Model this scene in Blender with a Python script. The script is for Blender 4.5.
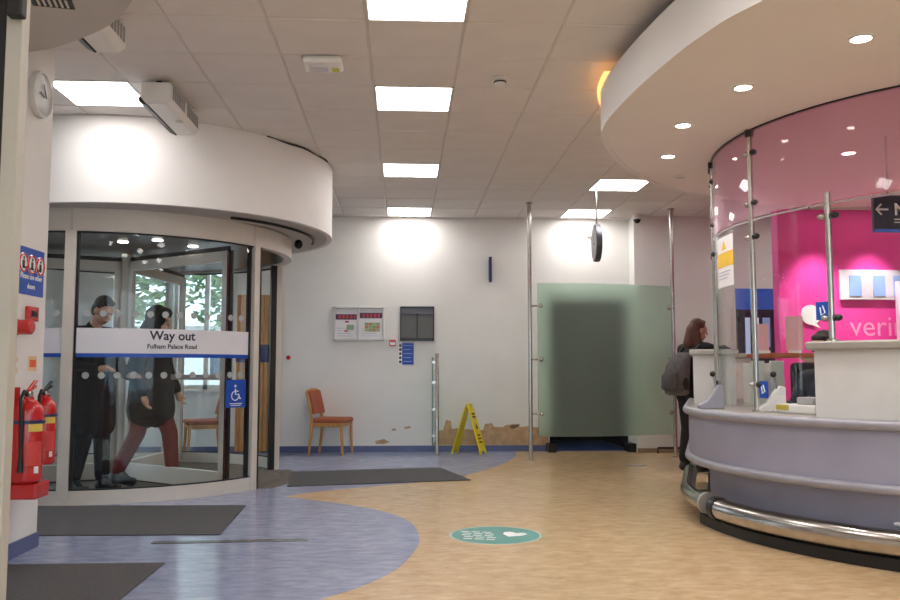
import bpy, bmesh, math, random
from mathutils import Vector, Matrix
random.seed(7)
PI = math.pi
for o in list(bpy.data.objects): bpy.data.objects.remove(o)
scn = bpy.context.scene
COL = scn.collection

# ------------------------------------------------------------------ camera, world, exposure
EYE = 1.13; FPX = 849.0; YAW = math.radians(3.126); PITCH = math.radians(4.639)
ZC = 3.236                      # ceiling height
cam = bpy.data.objects.new('camera', bpy.data.cameras.new('camera')); COL.objects.link(cam)
cam.data.sensor_width = 36.0; cam.data.lens = FPX / 900 * 36.0
cam.data.clip_start = 0.05; cam.data.clip_end = 300
cam.location = (0, 0, EYE); cam.rotation_euler = (PI/2 + PITCH, 0, -YAW)
scn.camera = cam
scn.view_settings.view_transform = 'Standard'
scn.view_settings.look = 'None'
scn.view_settings.gamma = 1.0
scn.view_settings.use_curve_mapping = False
scn.view_settings.exposure = 0.82
scn.cycles.transparent_max_bounces = 48   # many panes in a row through the revolving door

wd = bpy.data.worlds.new('sky'); scn.world = wd; wd.use_nodes = True
nt = wd.node_tree; nt.nodes.clear()
wo = nt.nodes.new('ShaderNodeOutputWorld'); bg = nt.nodes.new('ShaderNodeBackground')
tc = nt.nodes.new('ShaderNodeTexCoord'); nz = nt.nodes.new('ShaderNodeTexNoise'); rp = nt.nodes.new('ShaderNodeValToRGB')
nz.inputs['Scale'].default_value = 5.0; nz.inputs['Detail'].default_value = 5
rp.color_ramp.elements[0].position = .38; rp.color_ramp.elements[0].color = (.50, .72, .92, 1)
rp.color_ramp.elements[1].position = .62; rp.color_ramp.elements[1].color = (.93, .97, 1, 1)
nt.links.new(tc.outputs['Generated'], nz.inputs['Vector']); nt.links.new(nz.outputs['Fac'], rp.inputs['Fac'])
nt.links.new(rp.outputs['Color'], bg.inputs['Color']); nt.links.new(bg.outputs[0], wo.inputs['Surface'])
bg.inputs['Strength'].default_value = 2.0
PANEL_STRENGTH = 8.5            # the ceiling panels' own light, used in their builder

# ------------------------------------------------------------------ pixel helpers (900x600)
FW = Vector((math.sin(YAW)*math.cos(PITCH), math.cos(YAW)*math.cos(PITCH), math.sin(PITCH)))
RT = Vector((math.cos(YAW), -math.sin(YAW), 0)); UP = RT.cross(FW)
def ray(x, y): return FW*FPX + RT*(x-450) + UP*(300-y)
def F(x, y, z=0.0):
    d = ray(x, y); t = (z-EYE)/d.z; return Vector((0, 0, EYE)) + d*t
def A(x, y, Y):
    d = ray(x, y); return Vector((0, 0, EYE)) + d*(Y/d.y)
def AX(x, y, X):
    d = ray(x, y); return Vector((0, 0, EYE)) + d*(X/d.x)

# ------------------------------------------------------------------ materials
def lin(c):
    return tuple(((v/255)/12.92 if v/255 <= .04045 else ((v/255+.055)/1.055)**2.4) for v in c)
MATS = {}
def mat(name, rgb, rough=.5, metal=0.0, var=.04, scale=8.0, bump=0.0, bscale=60.0, emit=0.0, coat=0.0, alpha=1.0, spec=None, stretch=None, rvar=0.0):
    if name in MATS: return MATS[name]
    m = bpy.data.materials.new(name); m.use_nodes = True; n = m.node_tree; N = n.nodes; L = n.links
    b = N['Principled BSDF']; c = lin(rgb)
    tcn = N.new('ShaderNodeTexCoord'); src = tcn.outputs['Object']
    if stretch:
        mp = N.new('ShaderNodeMapping'); mp.inputs['Scale'].default_value = stretch; L.new(src, mp.inputs['Vector']); src = mp.outputs['Vector']
    no = N.new('ShaderNodeTexNoise'); no.inputs['Scale'].default_value = scale; no.inputs['Detail'].default_value = 4
    L.new(src, no.inputs['Vector'])
    r = N.new('ShaderNodeValToRGB'); r.color_ramp.elements[0].position = .3; r.color_ramp.elements[1].position = .7
    r.color_ramp.elements[0].color = tuple(max(0, v*(1-var*2)) for v in c) + (1,)
    r.color_ramp.elements[1].color = tuple(min(1, v*(1+var)) for v in c) + (1,)
    L.new(no.outputs['Fac'], r.inputs['Fac']); L.new(r.outputs['Color'], b.inputs['Base Color'])
    b.inputs['Roughness'].default_value = rough; b.inputs['Metallic'].default_value = metal
    if rvar:
        mr = N.new('ShaderNodeMapRange'); mr.inputs['To Min'].default_value = max(.02, rough-rvar); mr.inputs['To Max'].default_value = rough+rvar
        L.new(no.outputs['Fac'], mr.inputs['Value']); L.new(mr.outputs[0], b.inputs['Roughness'])
    if spec is not None: b.inputs['Specular IOR Level'].default_value = spec
    if coat: b.inputs['Coat Weight'].default_value = coat; b.inputs['Coat Roughness'].default_value = .12
    if bump:
        n2 = N.new('ShaderNodeTexNoise'); n2.inputs['Scale'].default_value = bscale; n2.inputs['Detail'].default_value = 5
        L.new(src, n2.inputs['Vector'])
        bu = N.new('ShaderNodeBump'); bu.inputs['Strength'].default_value = bump; bu.inputs['Distance'].default_value = .01
        L.new(n2.outputs['Fac'], bu.inputs['Height']); L.new(bu.outputs[0], b.inputs['Normal'])
    if emit:
        b.inputs['Emission Strength'].default_value = emit; b.inputs['Emission Color'].default_value = c + (1,)
    MATS[name] = m; return m
def glass(name, tint=(1, 1, 1), ior=1.45, rough=0.0, haze=0.0):
    if name in MATS: return MATS[name]
    m = bpy.data.materials.new(name); m.use_nodes = True; n = m.node_tree; N = n.nodes; L = n.links
    N.clear(); out = N.new('ShaderNodeOutputMaterial')
    fr = N.new('ShaderNodeFresnel'); fr.inputs['IOR'].default_value = ior
    tr = N.new('ShaderNodeBsdfTransparent'); tr.inputs['Color'].default_value = tint + (1,)
    gl = N.new('ShaderNodeBsdfGlossy'); gl.inputs['Roughness'].default_value = .01
    ge = N.new('ShaderNodeNewGeometry'); iv = N.new('ShaderNodeMath'); iv.operation = 'SUBTRACT'; iv.inputs[0].default_value = 1.0; L.new(ge.outputs['Backfacing'], iv.inputs[1])
    mu = N.new('ShaderNodeMath'); mu.operation = 'MULTIPLY'; L.new(fr.outputs[0], mu.inputs[0]); L.new(iv.outputs[0], mu.inputs[1])
    mx = N.new('ShaderNodeMixShader'); L.new(mu.outputs[0], mx.inputs['Fac']); L.new(tr.outputs[0], mx.inputs[1]); L.new(gl.outputs[0], mx.inputs[2])
    last = mx
    if haze:
        df = N.new('ShaderNodeBsdfDiffuse'); df.inputs['Color'].default_value = tint + (1,)
        m2 = N.new('ShaderNodeMixShader'); m2.inputs['Fac'].default_value = haze
        L.new(mx.outputs[0], m2.inputs[1]); L.new(df.outputs[0], m2.inputs[2]); last = m2
    L.new(last.outputs[0], out.inputs['Surface']); MATS[name] = m; return m
def frosted(name, rgb):
    m = bpy.data.materials.new(name); m.use_nodes = True; n = m.node_tree; N = n.nodes; L = n.links
    N.clear(); out = N.new('ShaderNodeOutputMaterial'); c = lin(rgb) + (1,)
    rf = N.new('ShaderNodeBsdfRefraction'); rf.inputs['Color'].default_value = c; rf.inputs['Roughness'].default_value = .40; rf.inputs['IOR'].default_value = 1.3
    df = N.new('ShaderNodeBsdfDiffuse'); df.inputs['Color'].default_value = c
    no = N.new('ShaderNodeTexNoise'); no.inputs['Scale'].default_value = 300
    bu = N.new('ShaderNodeBump'); bu.inputs['Strength'].default_value = .1; L.new(no.outputs['Fac'], bu.inputs['Height']); L.new(bu.outputs[0], df.inputs['Normal'])
    b = N.new('ShaderNodeMixShader'); b.inputs['Fac'].default_value = .14; L.new(rf.outputs[0], b.inputs[1]); L.new(df.outputs[0], b.inputs[2])
    L.new(b.outputs[0], out.inputs['Surface']); return m
def emission(name, rgb, s):
    return mat(name, rgb, .6, var=.0, emit=s)

M_wall = mat('wall_paint', (232, 230, 226), .55, var=.018, scale=2.5, bump=.04, bscale=40)
M_tile = mat('ceiling_tile', (226, 221, 217), .85, var=.02, scale=3, bump=.25, bscale=220)
M_tbar = mat('ceiling_grid', (206, 200, 194), .5, var=.02)
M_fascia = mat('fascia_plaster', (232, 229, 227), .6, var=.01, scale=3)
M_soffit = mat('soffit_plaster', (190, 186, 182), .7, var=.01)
M_alu = mat('cream_aluminium', (214, 207, 198), .35, metal=.0, var=.02)
M_white = mat('white_plastic', (232, 231, 228), .4, var=.01)
M_steel = mat('brushed_steel', (188, 184, 178), .22, metal=1, var=.05, scale=20, stretch=(1, 1, .1))
M_black = mat('black_rubber', (18, 18, 20), .5, var=.05)
M_dark = mat('dark_metal', (48, 48, 50), .35, metal=.4, var=.05)
M_glass = glass('clear_glass', (.975, .985, .98))
M_wglass = glass('wing_glass', (.95, .965, .965))
M_pglass = glass('pink_glass', (.90, .68, .78), 1.5, haze=.2)
M_blue = mat('sign_blue', (22, 78, 178), .4, var=.02)
M_navy = mat('navy_enamel', (38, 44, 92), .4, var=.03)
M_slate = mat('slate_sign', (48, 52, 72), .45, var=.02)
M_red = mat('red_enamel', (196, 22, 24), .25, var=.04, coat=.5)
M_yellow = mat('yellow_plastic', (240, 218, 18), .4, var=.03)
M_mat = mat('grey_carpet', (92, 91, 93), .95, var=.12, scale=90, bump=.6, bscale=500)
M_brush = mat('brush_matting', (112, 102, 92), .95, var=.15, scale=60, bump=.5, bscale=300)
M_deskg = mat('desk_laminate', (152, 152, 172), .42, var=.04, scale=3)
M_desklip = mat('desk_lip', (156, 155, 166), .38, metal=.25, var=.04)
M_deskw = mat('desk_white', (206, 205, 204), .45, var=.02)
M_top = mat('counter_slab', (160, 156, 150), .35, metal=.2, var=.04)
M_pink = mat('pink_wall', (236, 64, 160), .55, var=.03, scale=2)
M_wood = mat('beech_wood', (196, 140, 74), .4, var=.12, scale=6, stretch=(8, 8, 1))
M_uph = mat('rust_upholstery', (166, 90, 62), .8, var=.08, scale=40, bump=.3, bscale=400)
M_paper = mat('paper', (236, 232, 236), .7, var=.01)
M_pinkpap = mat('pink_paper', (228, 176, 180), .7, var=.01)
M_txt = mat('dark_text', (40, 42, 60), .6, var=0)
M_wtxt = mat('white_text', (240, 240, 242), .6, var=0)
M_skin = mat('skin', (198, 150, 124), .5, var=.05, scale=20)
M_hair = mat('dark_hair', (30, 24, 22), .5, var=.2, scale=60, stretch=(6, 6, 1), bump=.4, bscale=120)
M_auburn = mat('auburn_hair', (92, 48, 34), .45, var=.25, scale=40, stretch=(6, 6, 1), bump=.4, bscale=120)
M_bcloth = mat('black_cloth', (24, 24, 28), .85, var=.15, scale=14, bump=.08, bscale=25)
M_maroon = mat('maroon_cloth', (110, 34, 36), .8, var=.12, scale=14, bump=.3, bscale=25)
M_shoe = mat('black_shoe', (20, 20, 22), .5, var=.1)
M_pack = mat('grey_pack', (98, 94, 96), .85, var=.15, scale=20, bump=.4, bscale=60)
M_plaster = mat('bare_plaster', (196, 164, 128), .9, var=.12, scale=9, bump=.5, bscale=40)
M_inlay = None

def floor_mat(name, a, b, c, rough):
    m = bpy.data.materials.new(name); m.use_nodes = True; n = m.node_tree; N = n.nodes; L = n.links
    p = N['Principled BSDF']; t = N.new('ShaderNodeTexCoord')
    mp = N.new('ShaderNodeMapping'); mp.inputs['Scale'].default_value = (1.0, 2.2, 1); L.new(t.outputs['Object'], mp.inputs['Vector'])
    n1 = N.new('ShaderNodeTexNoise'); n1.inputs['Scale'].default_value = 7; n1.inputs['Detail'].default_value = 9; n1.inputs['Roughness'].default_value = .68; n1.inputs['Distortion'].default_value = .3
    L.new(mp.outputs[0], n1.inputs['Vector'])
    r = N.new('ShaderNodeValToRGB'); e = r.color_ramp.elements
    e[0].position = .30; e[0].color = lin(a) + (1,); e[1].position = .70; e[1].color = lin(c) + (1,)
    x = e.new(.5); x.color = lin(b) + (1,)
    L.new(n1.outputs['Fac'], r.inputs['Fac']); L.new(r.outputs[0], p.inputs['Base Color'])
    n2 = N.new('ShaderNodeTexNoise'); n2.inputs['Scale'].default_value = 1.6; n2.inputs['Detail'].default_value = 6; L.new(t.outputs['Object'], n2.inputs['Vector'])
    mr = N.new('ShaderNodeMapRange'); mr.inputs['To Min'].default_value = rough-.08; mr.inputs['To Max'].default_value = rough+.14
    L.new(n2.outputs['Fac'], mr.inputs['Value']); L.new(mr.outputs[0], p.inputs['Roughness'])
    p.inputs['Specular IOR Level'].default_value = .45
    return m
M_floor = floor_mat('tan_lino', (186, 154, 116), (204, 174, 134), (218, 192, 154), .17)
M_inlay = floor_mat('blue_lino', (132, 141, 170), (150, 158, 186), (170, 176, 202), .17)
M_skirt = mat('blue_skirting', (88, 96, 138), .35, var=.06)

# ------------------------------------------------------------------ mesh helpers
MW = {}
def tag(o, label=None, cat=None, group=None, kind=None):
    if label: o['label'] = label
    if cat: o['category'] = cat
    if group: o['group'] = group
    if kind: o['kind'] = kind
    return o
def thing(name, label, cat, loc=(0, 0, 0), rz=0.0, group=None):
    o = bpy.data.objects.new(name, None); COL.objects.link(o); o.empty_display_size = .1
    o.location = loc; o.rotation_euler = (0, 0, rz); MW[o.name] = Matrix.Translation(Vector(loc)) @ Matrix.Rotation(rz, 4, 'Z')
    return tag(o, label, cat, group)
class MB:
    def __init__(s): s.v = []; s.f = []
    def add(s, vs, fs):
        k = len(s.v); s.v += [Vector(p) for p in vs]; s.f += [tuple(i+k for i in q) for q in fs]; return s
    def box(s, c, d, rz=0.0, M=None):
        c = Vector(c); hx, hy, hz = d[0]/2, d[1]/2, d[2]/2
        R = M if M is not None else Matrix.Rotation(rz, 3, 'Z')
        vs = [c + R @ Vector((x*hx, y*hy, z*hz)) for z in (-1, 1) for y in (-1, 1) for x in (-1, 1)]
        return s.add(vs, [(0, 2, 3, 1), (4, 5, 7, 6), (0, 1, 5, 4), (2, 6, 7, 3), (0, 4, 6, 2), (1, 3, 7, 5)])
    def span(s, a, b):
        return s.box([(a[i]+b[i])/2 for i in range(3)], [abs(b[i]-a[i]) for i in range(3)])
    def prism(s, poly, z0, z1):
        n = len(poly)
        area = sum(poly[i][0]*poly[(i+1) % n][1]-poly[(i+1) % n][0]*poly[i][1] for i in range(n))
        if area < 0: poly = poly[::-1]
        vs = [(p[0], p[1], z0) for p in poly] + [(p[0], p[1], z1) for p in poly]
        fs = [tuple(range(n-1, -1, -1)), tuple(range(n, 2*n))] + [(i, (i+1) % n, (i+1) % n+n, i+n) for i in range(n)]
        return s.add(vs, fs)
    def strip(s, inner, outer, z0, z1, closed=False):
        # solid between two plan polylines of equal length
        n = len(inner); vs = []
        for (a, b) in zip(inner, outer): vs += [(a[0], a[1], z0), (b[0], b[1], z0), (b[0], b[1], z1), (a[0], a[1], z1)]
        fs = []
        rng = range(n if closed else n-1)
        for i in rng:
            a = 4*i; b = 4*((i+1) % n)
            for q in range(4):
                r = (q+1) % 4; fs.append((a+q, b+q, b+r, a+r))
        if not closed: fs += [(0, 1, 2, 3), (4*n-1, 4*n-2, 4*n-3, 4*n-4)]
        return s.add(vs, fs)
    def arc(s, c, r0, r1, a0, a1, z0, z1, n=32):
        an = [math.radians(a0+(a1-a0)*i/n) for i in range(n+1)]
        return s.strip([(c[0]+r0*math.cos(a), c[1]+r0*math.sin(a)) for a in an], [(c[0]+r1*math.cos(a), c[1]+r1*math.sin(a)) for a in an], z0, z1)
    def tube(s, path, r, seg=10, closed=False, caps=True):
        P = [Vector(p) for p in path]; n = len(P); rr = r if isinstance(r, (list, tuple)) else [r]*n
        vs = []; up = None
        for i in range(n):
            t = (P[(i+1) % n]-P[i-1]) if closed else (P[min(i+1, n-1)]-P[max(i-1, 0)])
            t.normalize()
            if up is None:
                up = Vector((0, 0, 1)) if abs(t.z) < .9 else Vector((1, 0, 0))
            x = up.cross(t)
            if x.length < 1e-5: x = Vector((1, 0, 0)).cross(t)
            x.normalize(); up = t.cross(x).normalized()
            for k in range(seg):
                a = 2*PI*k/seg; vs.append(P[i] + (x*math.cos(a)+up*math.sin(a))*rr[i])
        fs = []
        for i in range(n if closed else n-1):
            for k in range(seg):
                a = i*seg; b = ((i+1) % n)*seg; j = (k+1) % seg
                fs.append((a+k, a+j, b+j, b+k))
        if caps and not closed: fs += [tuple(range(seg-1, -1, -1)), tuple(range((n-1)*seg, n*seg))]
        return s.add(vs, fs)
    def lathe(s, prof, seg=20, c=(0, 0, 0), M=None):
        vs = []; c = Vector(c); R = M or Matrix.Identity(3)
        for (r, z) in prof:
            for k in range(seg):
                a = 2*PI*k/seg; vs.append(c + R @ Vector((r*math.cos(a), r*math.sin(a), z)))
        fs = []
        for i in range(len(prof)-1):
            for k in range(seg):
                j = (k+1) % seg; fs.append((i*seg+k, i*seg+j, (i+1)*seg+j, (i+1)*seg+k))
        fs += [tuple(range(seg-1, -1, -1)), tuple(range((len(prof)-1)*seg, len(prof)*seg))]
        return s.add(vs, fs)
    def ell(s, c, r, seg=14, M=None):
        prof = []
        c = Vector(c); R = M or Matrix.Identity(3); vs = []; n = max(6, seg//2+1)
        for i in range(n+1):
            t = -PI/2+PI*i/n; rad = max(.001, math.cos(t))
            for k in range(seg):
                a = 2*PI*k/seg; vs.append(c + R @ Vector((r[0]*rad*math.cos(a), r[1]*rad*math.sin(a), r[2]*math.sin(t))))
        fs = []
        for i in range(n):
            for k in range(seg):
                j = (k+1) % seg; fs.append((i*seg+k, i*seg+j, (i+1)*seg+j, (i+1)*seg+k))
        fs += [tuple(range(seg-1, -1, -1)), tuple(range(n*seg, (n+1)*seg))]
        return s.add(vs, fs)
    def cap(s, a, b, ra, rb, seg=12):
        a = Vector(a); b = Vector(b); d = (b-a).normalized()
        pts = []; rs = []
        for t in (-.98, -.8, -.45): pts.append(a+d*ra*t); rs.append(ra*math.sqrt(1-t*t))
        for i in range(5):
            u = i/4; pts.append(a.lerp(b, u)); rs.append(ra+(rb-ra)*u)
        for t in (.45, .8, .98): pts.append(b+d*rb*t); rs.append(rb*math.sqrt(1-t*t))
        return s.tube(pts, rs, seg)
    def loft(s, rings, seg=18, M=None):
        vs = []
        for (x, y, z, rx, ry) in rings:
            for k in range(seg):
                a = 2*PI*k/seg; vs.append((x+rx*math.cos(a), y+ry*math.sin(a), z))
        fs = []
        for i in range(len(rings)-1):
            for k in range(seg):
                j = (k+1) % seg; fs.append((i*seg+k, i*seg+j, (i+1)*seg+j, (i+1)*seg+k))
        fs += [tuple(range(seg-1, -1, -1)), tuple(range((len(rings)-1)*seg, len(rings)*seg))]
        return s.add(vs, fs)
    def text(s, string, size, fn, align='LEFT', bold=0.0, ex=.0006):
        cu = bpy.data.curves.new('t', 'FONT'); cu.body = string; cu.size = size; cu.align_x = align; cu.extrude = ex; cu.offset = bold; cu.resolution_u = 3
        ob = bpy.data.objects.new('t', cu); COL.objects.link(ob)
        me = bpy.data.meshes.new_from_object(ob.evaluated_get(bpy.context.evaluated_depsgraph_get()))
        s.add([fn(v.co) for v in me.vertices], [tuple(p.vertices) for p in me.polygons])
        bpy.data.objects.remove(ob); bpy.data.curves.remove(cu); bpy.data.meshes.remove(me); return s
    def build(s, name, m, parent=None, smooth=False, bevel=0.0, local=False, remesh=0.0, sm=0, origin=None, auto=True):
        vs = [Vector(p) for p in s.v]; loc = None
        if parent is not None:
            if not local:
                I = MW[parent.name].inverted(); vs = [I @ p for p in vs]
        else:
            if origin is None:
                xs = [p.x for p in vs]; ys = [p.y for p in vs]; zs = [p.z for p in vs]
                origin = ((min(xs)+max(xs))/2, (min(ys)+max(ys))/2, min(zs))
            loc = Vector(origin); vs = [p-loc for p in vs]
        me = bpy.data.meshes.new(name); me.from_pydata([tuple(p) for p in vs], [], s.f); me.update()
        bm = bmesh.new(); bm.from_mesh(me); bmesh.ops.recalc_face_normals(bm, faces=bm.faces); bm.to_mesh(me); bm.free()
        me.materials.append(m)
        o = bpy.data.objects.new(name, me); COL.objects.link(o)
        if loc is not None: o.location = loc; MW[o.name] = Matrix.Translation(loc)
        if parent is not None:
            o.parent = parent; MW[o.name] = MW[parent.name]
        if remesh:
            md = o.modifiers.new('r', 'REMESH'); md.mode = 'VOXEL'; md.voxel_size = remesh
            if sm:
                md = o.modifiers.new('s', 'SMOOTH'); md.iterations = sm; md.factor = .5
            me2 = bpy.data.meshes.new_from_object(o.evaluated_get(bpy.context.evaluated_depsgraph_get()))
            o.modifiers.clear(); o.data = me2; me2.name = name
            if not me2.materials: me2.materials.append(m)
            smooth = True; auto = False; me = me2
        if bevel:
            md = o.modifiers.new('b', 'BEVEL'); md.width = bevel; md.segments = 2; md.limit_method = 'ANGLE'; md.angle_limit = .6
        if smooth:
            for p in me.polygons: p.use_smooth = True
            if auto:
                try: me.set_sharp_from_angle(angle=math.radians(40))
                except Exception: pass
        return o
def struct(o): o['kind'] = 'structure'; return o
def copy_tree(o, parent=None):
    c = o.copy(); COL.objects.link(c)
    if parent is not None: c.parent = parent
    for ch in list(o.children): copy_tree(ch, c)
    return c
def spline(pts, n=8, closed=False):
    P = [Vector((p[0], p[1])) for p in pts]; out = []; N = len(P)
    for i in range(N if closed else N-1):
        if closed: a, b, c, d = P[i-1], P[i], P[(i+1) % N], P[(i+2) % N]
        else: a, b, c, d = P[max(i-1, 0)], P[i], P[i+1], P[min(i+2, N-1)]
        for k in range(n):
            t = k/n
            q = .5*((2*b)+(c-a)*t+(2*a-5*b+4*c-d)*t*t+(3*b-a-3*c+d)*t**3); out.append((q.x, q.y))
    if not closed: out.append((P[-1].x, P[-1].y))
    return out

# ================================================================== THE ROOM
YB = 11.74           # back wall face
YR = 11.47           # the stepped-forward part of the back wall
XL = -4.75; XR = 7.6; YF = -4.2
XW = -2.335; YW = 5.66    # near left wall face and its end
floor = struct(MB().prism([(XL, YF), (XR, YF), (XR, 13.6), (XL, 13.6)], -.12, 0).build('floor', M_floor))
# blue lino: inlaid shape with two lobes
lobe = [F(*p) for p in [(516, 450.5), (515.5, 456), (507, 462), (496, 466.5), (473, 473.5), (440, 480), (370, 486.5), (320, 491.5), (292, 495)]]
lobe2 = [F(*p) for p in [(285, 497), (320, 501), (350, 505), (385, 512), (410, 522), (419, 537), (415, 550), (395, 570), (360, 587), (320, 600)]]
edge = spline([(p.x, p.y) for p in lobe], 6) + spline([(p.x, p.y) for p in lobe2] + [(-.75, 3.75), (-1.4, 3.35), (-2.42, 3.2)], 6)
poly = [(XL+.02, 3.2)] + [(XL+.02, YB-.001), (lobe[0].x, YB-.001)] + edge
o = MB().prism(poly, -.004, .0015).build('blue_lino_inlay', M_inlay, floor)
# walls
wb = MB()
DX0, DX1, DZ = 2.02, 3.10, 2.12           # dark doorway behind the frosted screen
WX0, WX1 = -3.95, -2.28                   # window behind the revolving door
wb.span((WX1, YB, 0), (DX0, YB+.2, ZC+.2)); wb.span((DX0, YB, DZ), (DX1+.07, YB+.2, ZC+.2))
wb.span((XL-.2, YB, 0), (WX0, YB+.2, ZC+.2)); wb.span((WX0, YB, 0), (WX1, YB+.2, .85)); wb.span((WX0, YB, 2.95), (WX1, YB+.2, ZC+.2))
wall_back = struct(wb.build('wall_back', M_wall))
wr = MB().span((3.17, YR, 0), (XR+.2, YB+.2, ZC+.2)); wall_step = struct(wr.build('wall_back_step', M_wall))
wl = MB().span((XW-.28, YF-.2, 0), (XW, YW, ZC+.2)); wall_left = struct(wl.build('wall_left', M_wall))
wo_ = MB(); wo_.span((XL-.2, YW-.5, 0), (XL, 7.6, ZC+.2)); wo_.span((XL-.2, 10.4, 0), (XL, YB+.2, ZC+.2)); wo_.span((XL-.2, 7.6, 2.5), (XL, 10.4, ZC+.2))
wo_.span((XL, YW-.5, 0), (XW-.28, YW-.3, ZC+.2))
struct(wo_.build('wall_outer', M_wall))
struct(MB().span((XR, YF-.2, 0), (XR+.2, YR, ZC+.2)).build('wall_right', M_wall))
wf_ = MB(); wf_.span((XW-.28, YF-.2, 0), (-1.6, YF, ZC+.2)); wf_.span((6.4, YF-.2, 0), (XR, YF, ZC+.2)); wf_.span((-1.6, YF-.2, 2.9), (6.4, YF, ZC+.2)); wf_.span((-1.6, YF-.2, 0), (6.4, YF, .3))
struct(wf_.build('wall_front', M_wall))
w3 = bpy.data.objects.new('window_fill', None); COL.objects.link(w3); w3.location = (2.4, YF-.1, .3); MW['window_fill'] = Matrix.Translation((2.4, YF-.1, .3))  # unseen glazing hinted by desk glass reflections, made wide for daylight fill
tag(w3, 'unseen wide glazed front with cream frames, added to let in daylight', None, None, 'structure')
ff = MB()
for i in range(6): ff.span((-1.6+1.6*i-.03, YF-.14, .3), (-1.6+1.6*i+.03, YF-.06, 2.9))
for z in (.33, 2.87): ff.span((-1.6, YF-.14, z-.03), (6.4, YF-.06, z+.03))
ff.build('window_frame', M_alu, w3)
for i in range(5): MB().span((-1.57+1.6*i, YF-.105, .36), (-.03+1.6*i, YF-.095, 2.84)).build('pane', M_glass, w3)
# passage behind the doorway
M_gloom = mat('passage_shade', (30, 33, 37), .8, var=.05)  # shade of the unlit passage put into the wall colour
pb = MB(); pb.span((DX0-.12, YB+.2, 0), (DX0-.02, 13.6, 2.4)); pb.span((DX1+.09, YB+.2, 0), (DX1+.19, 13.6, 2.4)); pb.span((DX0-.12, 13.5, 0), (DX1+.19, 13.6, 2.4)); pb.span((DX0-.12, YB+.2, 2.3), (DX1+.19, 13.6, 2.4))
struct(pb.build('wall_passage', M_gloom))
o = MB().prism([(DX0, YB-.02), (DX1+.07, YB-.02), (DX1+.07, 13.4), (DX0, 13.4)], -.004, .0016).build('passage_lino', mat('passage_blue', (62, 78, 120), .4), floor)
# skirtings
struct(MB().span((-3.9, YB-.012, 0), (DX0-.05, YB, .085)).build('baseboard_back', M_skirt, bevel=.004))
struct(MB().span((3.17, YR-.012, 0), (XR, YR, .06)).build('baseboard_step', mat('worn_skirting', (150, 128, 100), .6), bevel=.004))
sk = MB(); sk.span((XW, YF, 0), (XW+.012, YW+.012, .095)); sk.span((XW-.28, YW, 0), (XW, YW+.012, .095))
struct(sk.build('baseboard_left', M_skirt, bevel=.004))
# black jamb feet at the doorway
for x, sd in ((DX0-.0, 'beside the bare plaster'), (DX1+.02, 'beside the stepped wall')):
    o = MB().span((x-.055, YB-.22, 0), (x+.055, YB+.05, .115)).build('door_track_block', M_black, bevel=.01)
    tag(o, 'low black block at the foot of the dark doorway, ' + sd, 'block', 'black blocks flanking the doorway')
# bare plaster along the foot of the back wall
def wall_patch(pts, name='plaster_patch', m=M_plaster, dy=.003):
    P = [A(x, y, YB) for x, y in pts]; n = len(P); mb = MB()
    mb.add([(p.x, YB+.002, p.z) for p in P] + [(p.x, YB-dy, p.z) for p in P], [tuple(range(n)), tuple(range(2*n-1, n-1, -1))] + [(i, i+n, (i+1) % n+n, (i+1) % n) for i in range(n)])
    return mb.build(name, m, wall_back)
wall_patch([(433, 445), (437, 438), (438, 431), (443, 430), (446, 420), (451, 421), (452, 429), (457, 428), (460, 431), (466, 429), (474, 430), (483, 430), (485, 424), (492, 423), (494, 427), (503, 427), (506, 425), (514, 424), (521, 427), (529, 426), (540, 428), (549, 433), (549, 445)])
wall_patch([(391, 430), (394, 428), (397, 430), (393, 431)]); wall_patch([(404, 427), (410, 426), (411, 428), (405, 429)]); wall_patch([(375, 441), (384, 439), (390, 442), (384, 444), (376, 444)])
wall_patch([(509, 427), (512, 425), (520, 424), (518, 427), (512, 429)], m=mat('damp_stain', (120, 96, 74), .9), dy=.006)

# ------------------------------------------------------------------ ceiling: grid, tiles, panels
X0G = -.231; Y0G = 5.008; T = .6
ceil = struct(MB().span((XL-.2, YF-.2, ZC+.05), (XR+.2, YB+.2, ZC+.25)).build('ceiling', M_tile))
lights = [(0, -1), (0, 2), (0, 6), (0, 10), (4, 7), (4, 10), (-4, 2), (0, -6), (0, -11), (4, -6), (4, -11), (8, -6), (8, -11), (9, 3), (9, 8), (-3, -4), (2, -4), (6, -4), (-3, -9), (2, -9), (6, -9), (10, -9)]  # the final out-of-view panels are added as fill light
kx0 = math.ceil((XL-X0G)/T)-1; kx1 = math.floor((XR-X0G)/T)
ny0 = math.ceil((YF-Y0G)/T)-1; ny1 = 11
tb = MB()
for k in range(kx0, kx1+2):
    x = X0G+k*T
    if XL < x < XR: tb.span((x-.012, YF, ZC+.006), (x+.012, YB, ZC+.05))
for n in range(ny0, ny1+1):
    y = Y0G+n*T
    if YF < y < YB: tb.span((XL, y-.012, ZC+.007), (XR, y+.012, ZC+.05))
tb.build('ceiling_grid', M_tbar, ceil)
tile = None; far = MB()
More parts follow.
